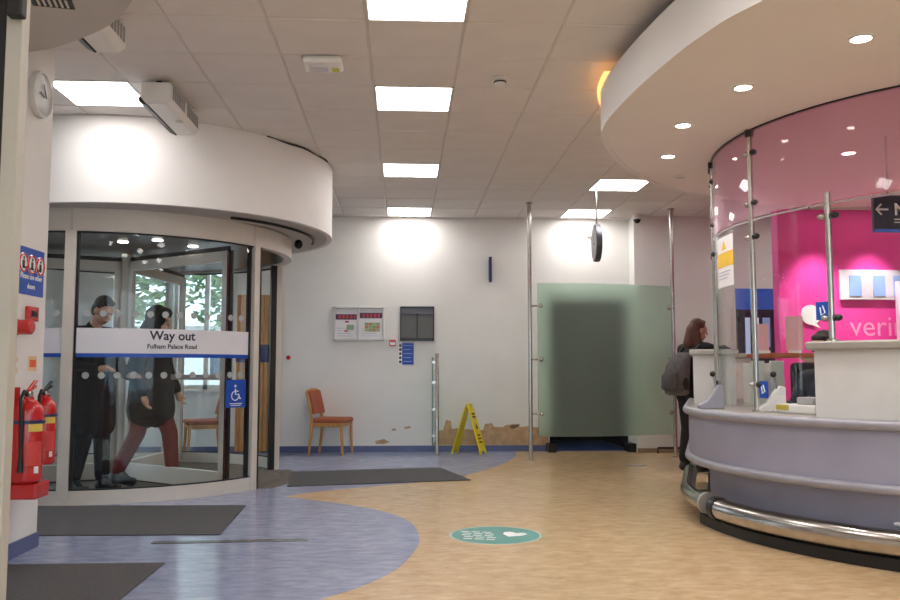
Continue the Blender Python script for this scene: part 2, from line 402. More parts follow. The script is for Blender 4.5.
for k in range(kx0, kx1+1):
    for n in range(ny0, ny1+1):
        if (k, n) in lights: continue
        xa, xb = max(X0G+k*T+.006, XL), min(X0G+(k+1)*T-.006, XR); ya, yb = max(Y0G+n*T+.006, YF), min(Y0G+(n+1)*T-.006, YB)
        full = abs(xb-xa-(T-.012)) < 1e-4 and abs(yb-ya-(T-.012)) < 1e-4
        inview = -6 <= k <= 7 and n >= -4
        if not inview or not full:
            if not inview: far.span((xa, ya, ZC), (xb, yb, ZC+.02))
            else: MB().span((xa, ya, ZC), (xb, yb, ZC+.02)).build('ceiling_tile', M_tile, ceil)
            continue
        c = ((xa+xb)/2, (ya+yb)/2, ZC)
        if tile is None:
            mb = MB(); h = (T-.012)/2; b = .008
            mb.add([(-h, -h, .02), (h, -h, .02), (h, h, .02), (-h, h, .02), (-h, -h, .006), (h, -h, .006), (h, h, .006), (-h, h, .006), (-h+b, -h+b, 0), (h-b, -h+b, 0), (h-b, h-b, 0), (-h+b, h-b, 0)],
                   [(0, 1, 2, 3), (0, 4, 5, 1), (1, 5, 6, 2), (2, 6, 7, 3), (3, 7, 4, 0), (4, 8, 9, 5), (5, 9, 10, 6), (6, 10, 11, 7), (7, 11, 8, 4), (8, 11, 10, 9)])
            tile = mb.build('ceiling_tile', M_tile, ceil, local=True); t = tile
        else:
            t = tile.copy(); COL.objects.link(t)
        t.location = Vector(c) - ceil.location + Vector((random.uniform(-.001, .001), 0, random.uniform(-.002, .002)))
fo = far.build('ceiling_tile_field', M_tile, ceil); fo['kind'] = 'stuff'
M_diff = emission('panel_diffuser', (254, 250, 247), PANEL_STRENGTH)
def panel_label(k, n):
    return {(0, -1): 'square white ceiling light panel between the emergency light and the smoke detector', (0, 2): 'square white ceiling light panel beside the emergency light', (0, 6): 'square white ceiling light panel midway along the row to the back wall',
            (0, 10): 'square white ceiling light panel above the notice boards by the back wall', (4, 7): 'square white ceiling light panel beside the hanging clock rod', (4, 10): 'square white ceiling light panel above the frosted screen by the back wall',
            (-4, 2): 'square white ceiling light panel over the revolving door fascia'}.get((k, n), 'square ceiling light panel %s, %s' % ('over the reception side' if k > 7 else 'by the left wall' if k < 0 else 'over the middle of the lobby' if k < 3 else 'in front of the reception desk', 'close to the glazed front' if n < -10 else 'added fill toward the glazed front' if n < -8 else 'one row nearer the desk bulkhead' if n < -5 else 'behind the pink wall' if n > 5 else 'unseen, near the desk bulkhead'))
for k, n in lights:
    if k in (8, 9): lab = 'square white ceiling light panel over the reception side'
    x = X0G+(k+.5)*T; y = Y0G+(n+.5)*T
    if k == -4: x = X0G+(-3.5)*T+.0
    t = thing('ceiling_light', panel_label(k, n), 'ceiling light', (x, y, ZC), 0, 'ceiling light panels')
    fr = MB(); h = T/2-.004
    for s in (-1, 1):
        fr.span((s*h, -h, -.004), (s*(h-.012), h, .012)); fr.span((-h, s*h, -.004), (h, s*(h-.012), .012))
    fr.build('frame', M_white, t, local=True)
    MB().span((-h+.012, -h+.012, .0), (h-.012, h-.012, .008)).build('diffuser', M_diff, t, local=True)

# ================================================================== ROUND FASCIA + REVOLVING DOOR
FC = (-2.56, 8.85); FR = 1.80; FZ = 2.50
DC = (-2.88, 8.97); DR = 1.66; HZ = 2.30; BZ = .12
t = thing('door_bulkhead', 'white curved plaster bulkhead above the revolving door', 'bulkhead', (FC[0], FC[1], FZ))
MB().arc(FC, FR-.05, FR, -180, 180, FZ, ZC-.002, 96).build('fascia', M_fascia, t, smooth=True)
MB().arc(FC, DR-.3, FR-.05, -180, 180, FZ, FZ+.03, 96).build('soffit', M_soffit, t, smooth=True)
ck = MB()
an = [math.radians(a) for a in range(-43, -7, 3)]
ck.tube([(FC[0]+(FR+.004)*math.cos(a), FC[1]+(FR+.004)*math.sin(a), ZC-.012+.006*math.sin(a*23)) for a in an], [.004+.006*abs(math.sin(a*9)) for a in an], 6).build('crack_strip', M_black, t)  # black strip stands in for the dark crack at the ceiling
a_ = [math.radians(a) for a in range(-50, 16, 4)]
cb = MB().tube([(FC[0]+(1.56+.05*math.sin((a+.9)*1.2))*math.cos(a), FC[1]+(1.56+.05*math.sin((a+.9)*1.2))*math.sin(a), FZ-.015) for a in a_], .013, 8)
cb.build('black_cable', M_black, t)
e = (FC[0]+1.45*math.cos(.12), FC[1]+1.45*math.sin(.12), FZ-.05)
MB().ell(e, (.045, .045, .05)).build('sensor_knob', M_black, t, smooth=True)

rd = thing('revolving_door', 'glass revolving door drum with cream frame and white way out band', 'revolving door', (DC[0], DC[1], 0))
def dp(a, r, z): return (DC[0]+r*math.cos(math.radians(a)), DC[1]+r*math.sin(math.radians(a)), z)
hd = MB().arc(DC, DR-.06, DR+.02, -180, 180, HZ, FZ-.002, 96).build('header', M_alu, rd, smooth=True)
for a in (-87.8, -30):
    MB().arc(DC, DR+.02, DR+.026, a-.25, a+.25, HZ+.005, FZ-.01, 1).build('header_joint', M_tbar, hd)
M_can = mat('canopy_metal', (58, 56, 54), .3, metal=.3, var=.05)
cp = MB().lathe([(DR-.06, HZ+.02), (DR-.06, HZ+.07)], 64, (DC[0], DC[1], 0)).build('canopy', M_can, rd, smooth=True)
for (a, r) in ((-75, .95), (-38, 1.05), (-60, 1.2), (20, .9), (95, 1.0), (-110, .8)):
    p = dp(a, r, HZ+.012); MB().lathe([(.045, 0), (.05, .01)], 16, p).build('downlight', emission('panel_reflection', (255, 246, 235), 6), cp)  # glowing discs painted in as reflections of the ceiling panels
# base rails, glass leaves, posts.  opening 30..-28 inside and 152..208 outside
SEG = [(-150, -87.8), (-87.8, -28), (30, 90), (90, 150)]
for (a0, a1) in SEG:
    MB().arc(DC, DR-.05, DR+.015, a0, a1, 0, BZ, 24).build('base_rail', M_alu, rd, smooth=True)
    g = MB().arc(DC, DR-.012, DR, a0, a1, BZ, HZ, 24).build('curved_glass', M_glass, rd, smooth=True)
    MB().arc(DC, DR-.02, DR+.008, a0, a1, BZ, BZ+.012, 24).build('gasket', M_black, g); MB().arc(DC, DR-.02, DR+.008, a0, a1, HZ-.014, HZ, 24).build('gasket', M_black, g)
def post(a, w, m=M_alu, r0=DR-.06, r1=DR+.03, name='post'):
    d = math.degrees(w/2/DR); return MB().arc(DC, r0, r1, a-d, a+d, 0, HZ, 3).build(name, m, rd)
for a in (-150, -87.8, 90, 150, 30): post(a, .09)
post(-28.6, .075); post(-26.6, .035, M_black, DR-.07, DR+.02, 'rubber_edge'); post(27.6, .05, M_black, DR-.11, DR-.045, 'rubber_edge')
post(-85.9, .018, M_black, DR-.03, DR+.012, 'rubber_edge'); post(-31.2, .02, M_black, DR-.03, DR+.012, 'rubber_edge')
# sign band on the glass
band_z0, band_z1 = 1.262, 1.475
for (a0, a1) in ((-148, -89.4), (-86.2, -31.5)):
    b = MB().arc(DC, DR+.001, DR+.004, a0, a1, band_z0, band_z1, 24).build('sign_band', mat('sign_white', (222, 220, 226), .5, var=.01), rd, smooth=True)
    MB().arc(DC, DR+.001, DR+.0045, a0, a1, band_z0-.034, band_z0, 24).build('blue_stripe', M_blue, b, smooth=True)
def cyl(a0, z0, r=DR+.006):
    return lambda c: Vector(dp(a0+math.degrees(c.x/DR), r+c.z, z0+c.y))
tx = F(172, 345, 1.4)
aT = -58.6
MB().text('Way out', .110, cyl(aT, 1.382), 'CENTER', .0022).build('lettering', M_txt, rd)
MB().text('Fulham Palace Road', .054, cyl(aT, 1.306), 'CENTER', .0012).build('lettering', M_txt, rd)
M_dot = mat('frosted_dot', (168, 173, 173), .6, var=.02)
d0 = MB().lathe([(.029, 0), (.029, .0012)], 16).build('marker_dot', M_dot, rd, local=True)
first = True
for z in (1.60, 1.075):
    a = -148
    while a < -31:
        if abs(a+87.8) > 2.6:
            d = d0 if first else d0.copy()
            if not first: COL.objects.link(d)
            first = False
            d.rotation_euler = (0, PI/2, math.radians(a)); d.location = Vector(dp(a, DR+.001, z)) - Vector((DC[0], DC[1], 0))
        a += 4.35
# wheelchair notice on the glass
an_ = thing('wheelchair_notice', 'small blue notice with white wheelchair symbol on the revolving door glass', 'notice', dp(-36.5, DR, .775))
MB().arc(DC, DR+.001, DR+.004, -40.6, -32.3, .775, 1.03, 6).build('plate', M_blue, an_)
sy = MB(); q = cyl(-36.5, .895, DR+.006)
def V(x, y): return q(Vector((x, y, 0)))
sy.tube([V(-.012+.042*math.cos(t_), -.012+.042*math.sin(t_)) for t_ in [math.radians(x) for x in range(100, 361, 20)]], .0045, 6)
sy.tube([V(-.012, .052), V(-.008, .0), V(.03, 0), V(.044, -.04), V(.058, -.036)], .006, 6); sy.tube([V(-.01, .03), V(.024, .03)], .005, 6)
sy.ell(V(-.013, .078), (.013, .013, .013), 10)
sy.build('wheelchair_symbol', M_wtxt, an_)
ln = MB()
for i, w in enumerate((.15, .12)): ln.arc(DC, DR+.004, DR+.0055, -36.5-math.degrees(w/2/DR), -36.5+math.degrees(w/2/DR), .808-.016*i, .815-.016*i, 4)
ln.build('small_print', M_wtxt, an_)
# revolving wings
MB().lathe([(.06, .01), (.06, HZ+.02)], 20, (DC[0], DC[1], 0)).build('centre_shaft', M_alu, rd, smooth=True)
for wa in (-37, 83, 203):
    c, s_ = math.cos(math.radians(wa)), math.sin(math.radians(wa)); R3 = Matrix.Rotation(math.radians(wa), 3, 'Z')
    def wp(r, z): return Vector((DC[0]+c*r, DC[1]+s_*r, z))
    fr = MB(); L0, L1 = .06, DR-.10
    fr.box(wp((L0+L1)/2, .10), (L1-L0, .05, .16), M=R3); fr.box(wp((L0+L1)/2, 2.19), (L1-L0, .05, .10), M=R3)
    fr.box(wp(L1-.04, 1.14), (.08, .05, 2.2), M=R3); fr.box(wp(L0+.03, 1.14), (.06, .05, 2.2), M=R3)
    w = fr.build('wing_frame', M_alu, rd, bevel=.004)
    MB().box(wp((L0+L1)/2, 1.16), (L1-L0-.12, .01, 1.98), M=R3).build('wing_glass', M_wglass, w)
    sl = MB().box(wp(L1+.02, 1.14), (.04, .02, 2.2), M=R3); sl.box(wp((L0+L1)/2, 2.262), (L1-L0, .015, .045), M=R3); sl.box(wp((L0+L1)/2, .012), (L1-L0, .015, .02), M=R3)
    sl.build('brush_seal', M_black, w)
    MB().box(wp(L1-.004, 1.14)+Vector((0, 0, 0)), (.008, .054, 2.2), M=R3).build('edge_trim', mat('maroon_trim', (88, 20, 40), .4), w)
    if wa == -37:
        MB().box(wp(.8, 1.05), (1.3, .014, .05), M=R3).build('push_bar', M_alu, w)
o = MB().lathe([(DR-.055, .0016), (DR-.055, .008)], 64, (DC[0], DC[1], 0)).build('entrance_matting', M_brush)
tag(o, 'round brown grey entrance matting inside the revolving door', 'matting')
sp = MB().prism([dp(a, DR-.05, 0)[:2] for a in range(-26, 27, 4)] + [dp(a, DR+.12, 0)[:2] for a in range(24, -27, -4)], .0016, .0075).build('threshold_matting', M_brush)
tag(sp, 'curved strip of brown matting in the revolving door opening', 'matting')

# window behind the door, timber doors, outside
wn = thing('window_1', 'white framed window behind the revolving door', 'window', ((WX0+WX1)/2, YB+.1, .85)); struct(wn)
del wn['category']
wf = MB()
for x in (WX0+.03, -3.12, -2.70, WX1-.03): wf.span((x-.03, YB+.06, .85), (x+.03, YB+.14, 2.95))
for z in (.88, 2.92): wf.span((WX0, YB+.06, z-.03), (WX1, YB+.14, z+.03))
wf.build('window_frame', M_alu, wn)
for a, b in ((WX0+.06, -3.15), (-3.09, -2.73), (-2.67, WX1-.06)): MB().span((a, YB+.095, .91), (b, YB+.105, 2.89)).build('pane', M_glass, wn)
MB().span((WX0-.03, YB-.06, .82), (WX1+.03, YB+.06, .85)).build('window_sill', M_white, wn)
td = thing('door_1', 'pale timber slatted double door behind the revolving door', 'door', (-1.98, YB-.03, 0)); struct(td); del td['category']
for i in range(9):
    x = -2.24+i*.062
    MB().span((x-.028, YB-.05, .02), (x+.028, YB-.005, 2.14)).build('slat', M_wood, td, bevel=.008)
MB().span((-2.27, YB-.02, 2.14), (-1.71, YB-.004, 2.2)).build('door_head', M_white, td)
MB().span((-2.27, YB-.065, 1.22), (-1.71, YB-.05, 1.46)).build('seen_through_band', M_navy, td)  # navy stands in for the drum's sign band seen through the glass
gl = MB()
for y in (7.62, 8.55, 9.45, 10.37): gl.span((XL-.12, y-.03, 0), (XL-.05, y+.03, 2.5))
gl.span((XL-.12, 7.6, 2.44), (XL-.05, 10.4, 2.5)); gl.span((XL-.12, 7.6, 0), (XL-.05, 10.4, .1))
w2 = thing('window_2', 'white framed glazed entrance wall beyond the revolving door', 'window', (XL-.09, 9, 0)); struct(w2); del w2['category']
gl.build('window_frame', M_alu, w2)
for a, b in ((7.65, 8.52), (8.58, 9.42), (9.48, 10.34)): MB().span((XL-.09, a, .1), (XL-.08, b, 2.44)).build('pane', M_glass, w2)
struct(MB().prism([(-40, -30), (30, -30), (30, YF-.2), (XL-.2, YF-.2), (XL-.2, 14), (20, 14), (20, 60), (-40, 60)], -.2, -.05).build('ground_outside', mat('pavement', (150, 148, 146), .8, var=.1, scale=3)))
bd = thing('street_building', 'pale rendered building across the street outside', 'building', (-9, 30, 0))
MB().span((-22, 30, -.1), (0, 36, 2.6)).build('wall', mat('render_pale', (226, 230, 232), .8), bd); 
MB().span((-22.2, 29.7, 2.6), (.2, 36.2, 2.8)).build('parapet', M_white, bd)
for i in range(9):
    x = -20.5+i*2.3
    for z in (.9,): MB().span((x, 29.94, z), (x+1.2, 30, z+1.2)).build('window', mat('dark_pane', (70, 86, 100), .1), bd)
def tree(x, y, h, lab):
    tr = thing('street_tree', lab, 'tree', (x, y, -.05), 0, 'trees outside the window')
    MB().tube([(x, y, -.05), (x+.05, y, h*.35), (x-.05, y+.1, h*.62)], [.16, .12, .06], 8).build('trunk', mat('bark', (92, 76, 62), .9, var=.2), tr, smooth=True)
    fm = MB()
    for i in range(900):
        u = Vector((random.gauss(0, 1), random.gauss(0, 1), random.gauss(0, 1))).normalized()*random.uniform(.45, 1)
        p = Vector((x+u.x*h*.3, y+u.y*h*.3, h*.68+u.z*h*.32)); d = Vector((random.uniform(-1, 1), random.uniform(-1, 1), random.uniform(-.6, .6))).normalized()
        e_ = d.orthogonal().normalized(); l = random.uniform(.10, .2)
        fm.add([p-d*l, p+e_*l*.45, p+d*l, p-e_*l*.45], [(0, 1, 2, 3)])
    f_ = fm.build('foliage', mat('leaves', (94, 122, 70), .7, var=.25, scale=1), tr); f_['kind'] = 'stuff'
tree(-6.4, 19.5, 4.6, 'leafy street tree outside, next to the taller one'); tree(-4.6, 23, 5.4, 'taller leafy street tree outside in front of the pale building')

# ================================================================== NEAR LEFT: wall fittings, frame post, soffit
sf = [F(*p, z=2.98) for p in [(-60, 66), (29, 52), (50, 49), (80, 39), (108, 26), (124, 12), (136, -6)]]
spl = spline([(p.x, p.y) for p in sf], 6)
t = thing('entrance_soffit', 'flat grey plaster soffit with curved edge over the entrance', 'soffit', (-1.6, 3.4, 2.98))
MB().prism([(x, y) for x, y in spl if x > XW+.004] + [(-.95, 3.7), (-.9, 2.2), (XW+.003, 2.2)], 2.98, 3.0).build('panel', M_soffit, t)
g = thing('air_vent', 'dark slatted air vent set in the grey soffit', 'vent', tuple(F(52, 3, 2.973)), math.radians(12))
vb = MB()
for s in (-1, 1): vb.span((s*.10, -.06, 0), (s*.085, .06, .004)); vb.span((-.1, s*.06, 0), (.1, s*.05, .004))
vb.build('frame', M_dark, g, local=True)
for i in range(6): MB().span((-.072+i*.027, -.05, .0), (-.060+i*.027, .05, .004)).build('slat', M_tbar, g, local=True)
MB().span((-.085, -.05, .0035), (.085, .05, .0045)).build('backing', M_black, g, local=True)

fp = thing('door_frame_post', 'cream metal door frame post beside the entrance with black seal', 'frame post', (-1.33, 3.0, 0))
pr = A(25, 150, 3.0); pl_ = A(9, 150, 3.0)
MB().span((pl_.x, 2.94, 0), (pr.x, 3.0, 2.978)).build('post', mat('frame_cream', (186, 184, 174), .45, var=.03, scale=5), fp, bevel=.004)
MB().span((pl_.x-.06, 2.95, 0), (pl_.x, 2.99, 2.978)).build('rubber_seal', M_black, fp)
b_ = A(19, 12, 2.94)
MB().box((b_.x+.002, 2.915, b_.z+.03), (.055, .05, .12)).build('door_sensor', M_black, fp, bevel=.008)

def onwall(x, y): return AX(x, y, XW)
# wall clock on the left wall
p = onwall(38.5, 95)
ck = thing('wall_clock', 'round white wall clock high on the wall end beside the revolving door', 'clock', tuple(p))
RX = Matrix.Rotation(PI/2, 3, 'Y')
MB().lathe([(.145, 0), (.15, .012), (.148, .035), (.135, .04), (.13, .03)], 32, p, RX).build('rim', M_white, ck, smooth=True)
MB().lathe([(.132, .02), (.132, .031)], 32, p, RX).build('dial', mat('clock_dial', (190, 190, 188), .4), ck)
hs = MB(); hs.box(p+Vector((.034, .02, .03)), (.003, .01, .09), M=Matrix.Rotation(.5, 3, 'X')); hs.box(p+Vector((.034, -.02, -.005)), (.003, .01, .06), M=Matrix.Rotation(1.3, 3, 'X'))
hs.build('hands', M_black, ck)
# blue notice with three pictograms
a = onwall(18, 245); b = onwall(43, 252); z1 = .5*(a.z+b.z); c_ = onwall(43, 298); z0 = c_.z
y0, y1 = onwall(17.5, 270).y, onwall(43, 270).y
sg = thing('pictogram_sign', 'blue sign with three round prohibition pictograms on the wall end', 'sign', (XW, (y0+y1)/2, z0))
MB().span((XW, y0, z0), (XW+.006, y1, z1)).build('plate', M_blue, sg)
for i in range(3):
    yc = y0+(y1-y0)*(i+.5)/3; zc = z1-.10; r = .062
    MB().lathe([(r, .006), (r, .0075)], 24, (XW, yc, zc), RX).build('pictogram_disc', M_wtxt, sg)
    MB().tube([(XW+.008, yc+r*.88*math.cos(k*PI/12), zc+r*.88*math.sin(k*PI/12)) for k in range(24)], .006, 6, closed=True).build('red_ring', M_red, sg)
    gm = MB().box((XW+.0085, yc, zc-.01), (.002, .03, .05)); gm.ell((XW+.0085, yc+.004, zc+.03), (.002, .012, .012), 8); gm.box((XW+.0085, yc-.012*(i-1), zc-.028), (.002, .05, .012)); gm.build('pictogram', M_black, sg)
wt = lambda yy, zz: (lambda c: Vector((XW+.007+c.z, yy+c.x, zz+c.y)))
ym = (y0+y1)/2
MB().text('Please use other', .046, wt(ym, z0+.10), 'CENTER', .001).build('lettering', M_wtxt, sg); MB().text('doors', .046, wt(ym, z0+.04), 'CENTER', .001).build('lettering', M_wtxt, sg)
# call points, sounder, switch
def wallbox(name, lab, cat, px, m, th, bevel=.006):
    a = onwall(px[0], px[1]); b = onwall(px[2], px[3])
    t = thing(name, lab, cat, (XW, (a.y+b.y)/2, b.z)); MB().span((XW, a.y, b.z), (XW+th, b.y, a.z)).build('housing', m, t, bevel=bevel); return t, a, b
t, a, b = wallbox('fire_call_point', 'red fire alarm call point under the pictogram sign', 'call point', (25, 306, 34, 322), M_red, .03)
MB().box((XW+.032, (a.y+b.y)/2, (a.z+b.z)/2), (.004, (b.y-a.y)*.5, (a.z-b.z)*.4)).build('break_glass', M_black, t)
p = onwall(14, 327)
t = thing('alarm_sounder', 'red cylindrical fire alarm sounder beside the call point', 'alarm', tuple(p))
MB().lathe([(.045, 0), (.05, .02), (.046, .02), (.046, .1), (.036, .11)], 20, p, RX).build('housing', M_red, t, smooth=True); MB().lathe([(.05, 0), (.05, .012)], 20, p-Vector((0, 0, 0)), RX).build('base', M_black, t)
t, a, b = wallbox('warning_label', 'small orange and cream label above the fire extinguishers', 'label', (28, 356, 36, 371), mat('label_cream', (226, 196, 158), .6), .004, 0)
MB().box((XW+.0045, (a.y+b.y)/2, (a.z+b.z)/2), (.002, (b.y-a.y)*.7, (a.z-b.z)*.5)).build('orange_print', mat('orange_ink', (214, 96, 48), .6), t)
t, a, b = wallbox('light_switch', 'narrow cream switch plate beside the orange label', 'switch', (12.5, 357, 16, 373), mat('switch_cream', (222, 206, 176), .5), .01, .002)
MB().box((XW+.012, (a.y+b.y)/2, (a.z+b.z)/2), (.006, .02, .03)).build('rocker', M_white, t)
# fire extinguishers
def extinguisher(px, X, r, ztop, zbot, lab, tagm):
    y = AX(px, 430, X).y
    t = thing('fire_extinguisher', lab, 'fire extinguisher', (X, y, zbot), 0, 'fire extinguishers on the wall end')
    h = ztop-zbot
    MB().lathe([(r*.8, 0), (r*.97, .012), (r, .03), (r, h*.70), (r*.93, h*.76), (r*.6, h*.82), (.028, h*.845), (.028, h*.87)], 24).build('cylinder', M_red, t, smooth=True, local=True)
    MB().lathe([(.02, h*.86), (.024, h*.87), (.024, h*.92), (.014, h*.93)], 12).build('valve', M_steel, t, smooth=True, local=True)
    hd_ = MB(); hd_.box((0, .03, h*.95), (.02, .12, .014), M=Matrix.Rotation(.25, 3, 'X')); hd_.box((0, .035, h*.985), (.02, .12, .012), M=Matrix.Rotation(.5, 3, 'X')); hd_.build('handle', tagm, t, local=True, bevel=.003)
    MB().tube([(0, -.02, h*.89), (0, -.06, h*.93), (.0, -r-.02, h*.86), (.01, -r-.018, h*.6), (.012, -r-.016, h*.25)], .011, 8).build('hose', M_black, t, smooth=True, local=True)
    MB().tube([(.012, -r-.016, h*.25), (.012, -r-.016, h*.12)], [.014, .018], 8).build('nozzle', M_black, t, local=True)
    MB().arc((0, 0), r+.0005, r+.0015, -65, -5, h*.52, h*.62, 8).build('yellow_label', mat('label_yellow', (226, 196, 90), .5), t, local=True)
    MB().arc((0, 0), r+.0005, r+.0015, -70, -10, h*.18, h*.42, 8).build('print_label', mat('label_red', (214, 70, 66), .5), t, local=True)
    MB().arc((0, 0), r+.0015, r+.0025, -40, -22, h*.10, h*.17, 4).build('tag_label', M_paper, t, local=True)
    MB().arc((0, 0), r+.001, r+.006, 0, 360, h*.60, h*.635, 24).build('strap', M_navy, t, local=True)
    MB().span((-r-.03, -.03, h*.45), (-r+.01, .03, h*.8)).build('wall_bracket', M_red, t, local=True)
    return t
zb = .47
extinguisher(27.5, XW+.135, .088, 1.04, zb, 'large red fire extinguisher standing on the red wall bracket', M_red)
extinguisher(44, XW+.10, .068, 1.03, .54, 'slimmer red fire extinguisher hung at the corner of the wall end', M_black)
yb = AX(24, 465, XW+.1).y
t = thing('extinguisher_bracket', 'red metal wall bracket under the larger fire extinguisher', 'bracket', (XW, yb, zb-.12))
MB().span((XW, yb-.12, zb-.0), (XW+.01, yb+.12, 1.02)).build('backplate', M_red, t, bevel=.004)
MB().span((XW, yb-.10, zb-.095), (XW+.215, yb+.09, zb-.002)).build('shelf', M_red, t, bevel=.01)

# two air curtain units hung in line under the ceiling
def unit(y0, y1, lab):
    xc = -1.80; zb_, zt_ = 3.04, 3.20; w = .11; L_ = y1-y0
    t = thing('air_curtain', lab, 'air curtain', (xc, (y0+y1)/2, zb_), 0, 'white air curtains hung from the ceiling')
    h = L_/2
    pf = [(-w, .05), (-w, .16), (w, .16), (w, .03), (w-.04, 0), (-w+.045, 0)]
    mb = MB(); n = len(pf)
    mb.add([(u, -h, v) for u, v in pf]+[(u, h, v) for u, v in pf], [tuple(range(n)), tuple(range(2*n-1, n-1, -1))]+[(i, i+n, (i+1) % n+n, (i+1) % n) for i in range(n)])
    mb.build('casing', M_white, t, local=True, bevel=.012)
    mb = MB(); pf = [(-w-.012, .055), (-w-.012, .02), (-w+.04, -.006), (-w+.055, .004), (-w+.004, .055)]; n = len(pf)
    mb.add([(u, -h+.015, v) for u, v in pf]+[(u, h-.015, v) for u, v in pf], [tuple(range(n)), tuple(range(2*n-1, n-1, -1))]+[(i, i+n, (i+1) % n+n, (i+1) % n) for i in range(n)])
    mb.build('outlet_slot', M_black, t, local=True)
    for k in range(2):
        for i in range(7):
            yy = -h+.05+k*(h-.01)+i*(h-.07)/7
            MB().box((w+.001, yy+.02, .095), (.006, .03, .09)).build('grille_slot', mat('grille_grey', (150, 148, 146), .5), t, local=True)
    MB().box((w-.05, .02, -.003), (.05, .05, .006)).build('badge', M_tbar, t, local=True)
    for yy in (-h+.1, h-.1): MB().span((-.02, yy-.02, .155), (.02, yy+.02, ZC-zb_-.001)).build('ceiling_mount', M_dark, t, local=True)
unit(6.1, 6.95, 'white air curtain unit hung in front of the revolving door fascia')
unit(4.28, 5.12, 'white air curtain unit partly hidden behind the grey soffit edge')

# ceiling devices
p = F(323, 60, ZC)
t = thing('emergency_light', 'rounded white emergency light with yellow sticker on the ceiling', 'emergency light', (p.x, p.y, ZC-.06))
MB().box((p.x, p.y, ZC-.03), (.27, .22, .056)).build('housing', M_white, t, bevel=.024)
MB().box((p.x-.03, p.y, ZC-.06), (.12, .10, .012)).build('lens', mat('lens_grey', (214, 212, 216), .2), t, bevel=.004)
MB().box((p.x+.085, p.y+.03, ZC-.0585), (.05, .08, .003)).build('sticker', mat('sticker_lime', (206, 206, 70), .5), t)
p = F(500, 78, ZC)
t = thing('smoke_detector', 'round white smoke detector on a ceiling tile', 'smoke detector', (p.x, p.y, ZC-.06))
MB().lathe([(.055, ZC-.001), (.055, ZC-.018), (.04, ZC-.022), (.045, ZC-.05), (.03, ZC-.06)], 20, (p.x, p.y, 0)).build('housing', M_white, t, smooth=True)
MB().lathe([(.046, ZC-.04), (.046, ZC-.028)], 20, (p.x, p.y, 0)).build('vents', M_dark, t)
p = A(637, 219.5, YR-.12)
t = thing('cctv_dome', 'small dark dome camera at the top of the back wall step', 'camera', (p.x, p.y, p.z-.05))
MB().lathe([(.06, ZC-.001), (.06, p.z)], 20, (p.x, p.y, 0)).build('mount', M_white, t, smooth=True); MB().ell((p.x, p.y, p.z), (.05, .05, .055)).build('dome', M_black, t, smooth=True)
p = A(589.5, 234.5, YB)
t = thing('wall_sensor', 'small white sensor box high on the back wall', 'sensor', (p.x, YB, p.z)); MB().span((p.x-.04, YB-.04, p.z-.04), (p.x+.03, YB, p.z+.05)).build('housing', M_white, t, bevel=.006); MB().span((p.x-.02, YB-.043, p.z-.02), (p.x+.01, YB-.04, p.z+.01)).build('lens', M_tbar, t)

# hanging double-sided clock
p = F(596, 190, ZC); cz = A(596, 243, p.y).z
t = thing('hanging_clock', 'double sided round clock hanging on a steel rod, seen edge on', 'clock', (p.x, p.y, cz), math.radians(-4))
RY = Matrix.Rotation(PI/2, 3, 'Y')
MB().lathe([(.205, -.035), (.22, -.03), (.222, 0), (.22, .03), (.205, .035)], 36, (0, 0, 0), RY).build('rim', mat('clock_case', (84, 86, 94), .35, metal=.4), t, smooth=True, local=True)
for s in (-1, 1):
    MB().lathe([(.2, s*.03), (.2, s*.0365)], 36, (0, 0, 0), RY).build('dial', mat('grey_dial', (168, 168, 176), .3), t, local=True)
    MB().box((s*.038, .02, .05), (.002, .012, .12)).build('hand', M_black, t, local=True); MB().box((s*.038, -.04, -.02), (.002, .08, .012)).build('hand', M_black, t, local=True)
MB().tube([(0, 0, .2), (0, 0, ZC-cz-.001)], .012, 10).build('rod', M_steel, t, smooth=True, local=True)

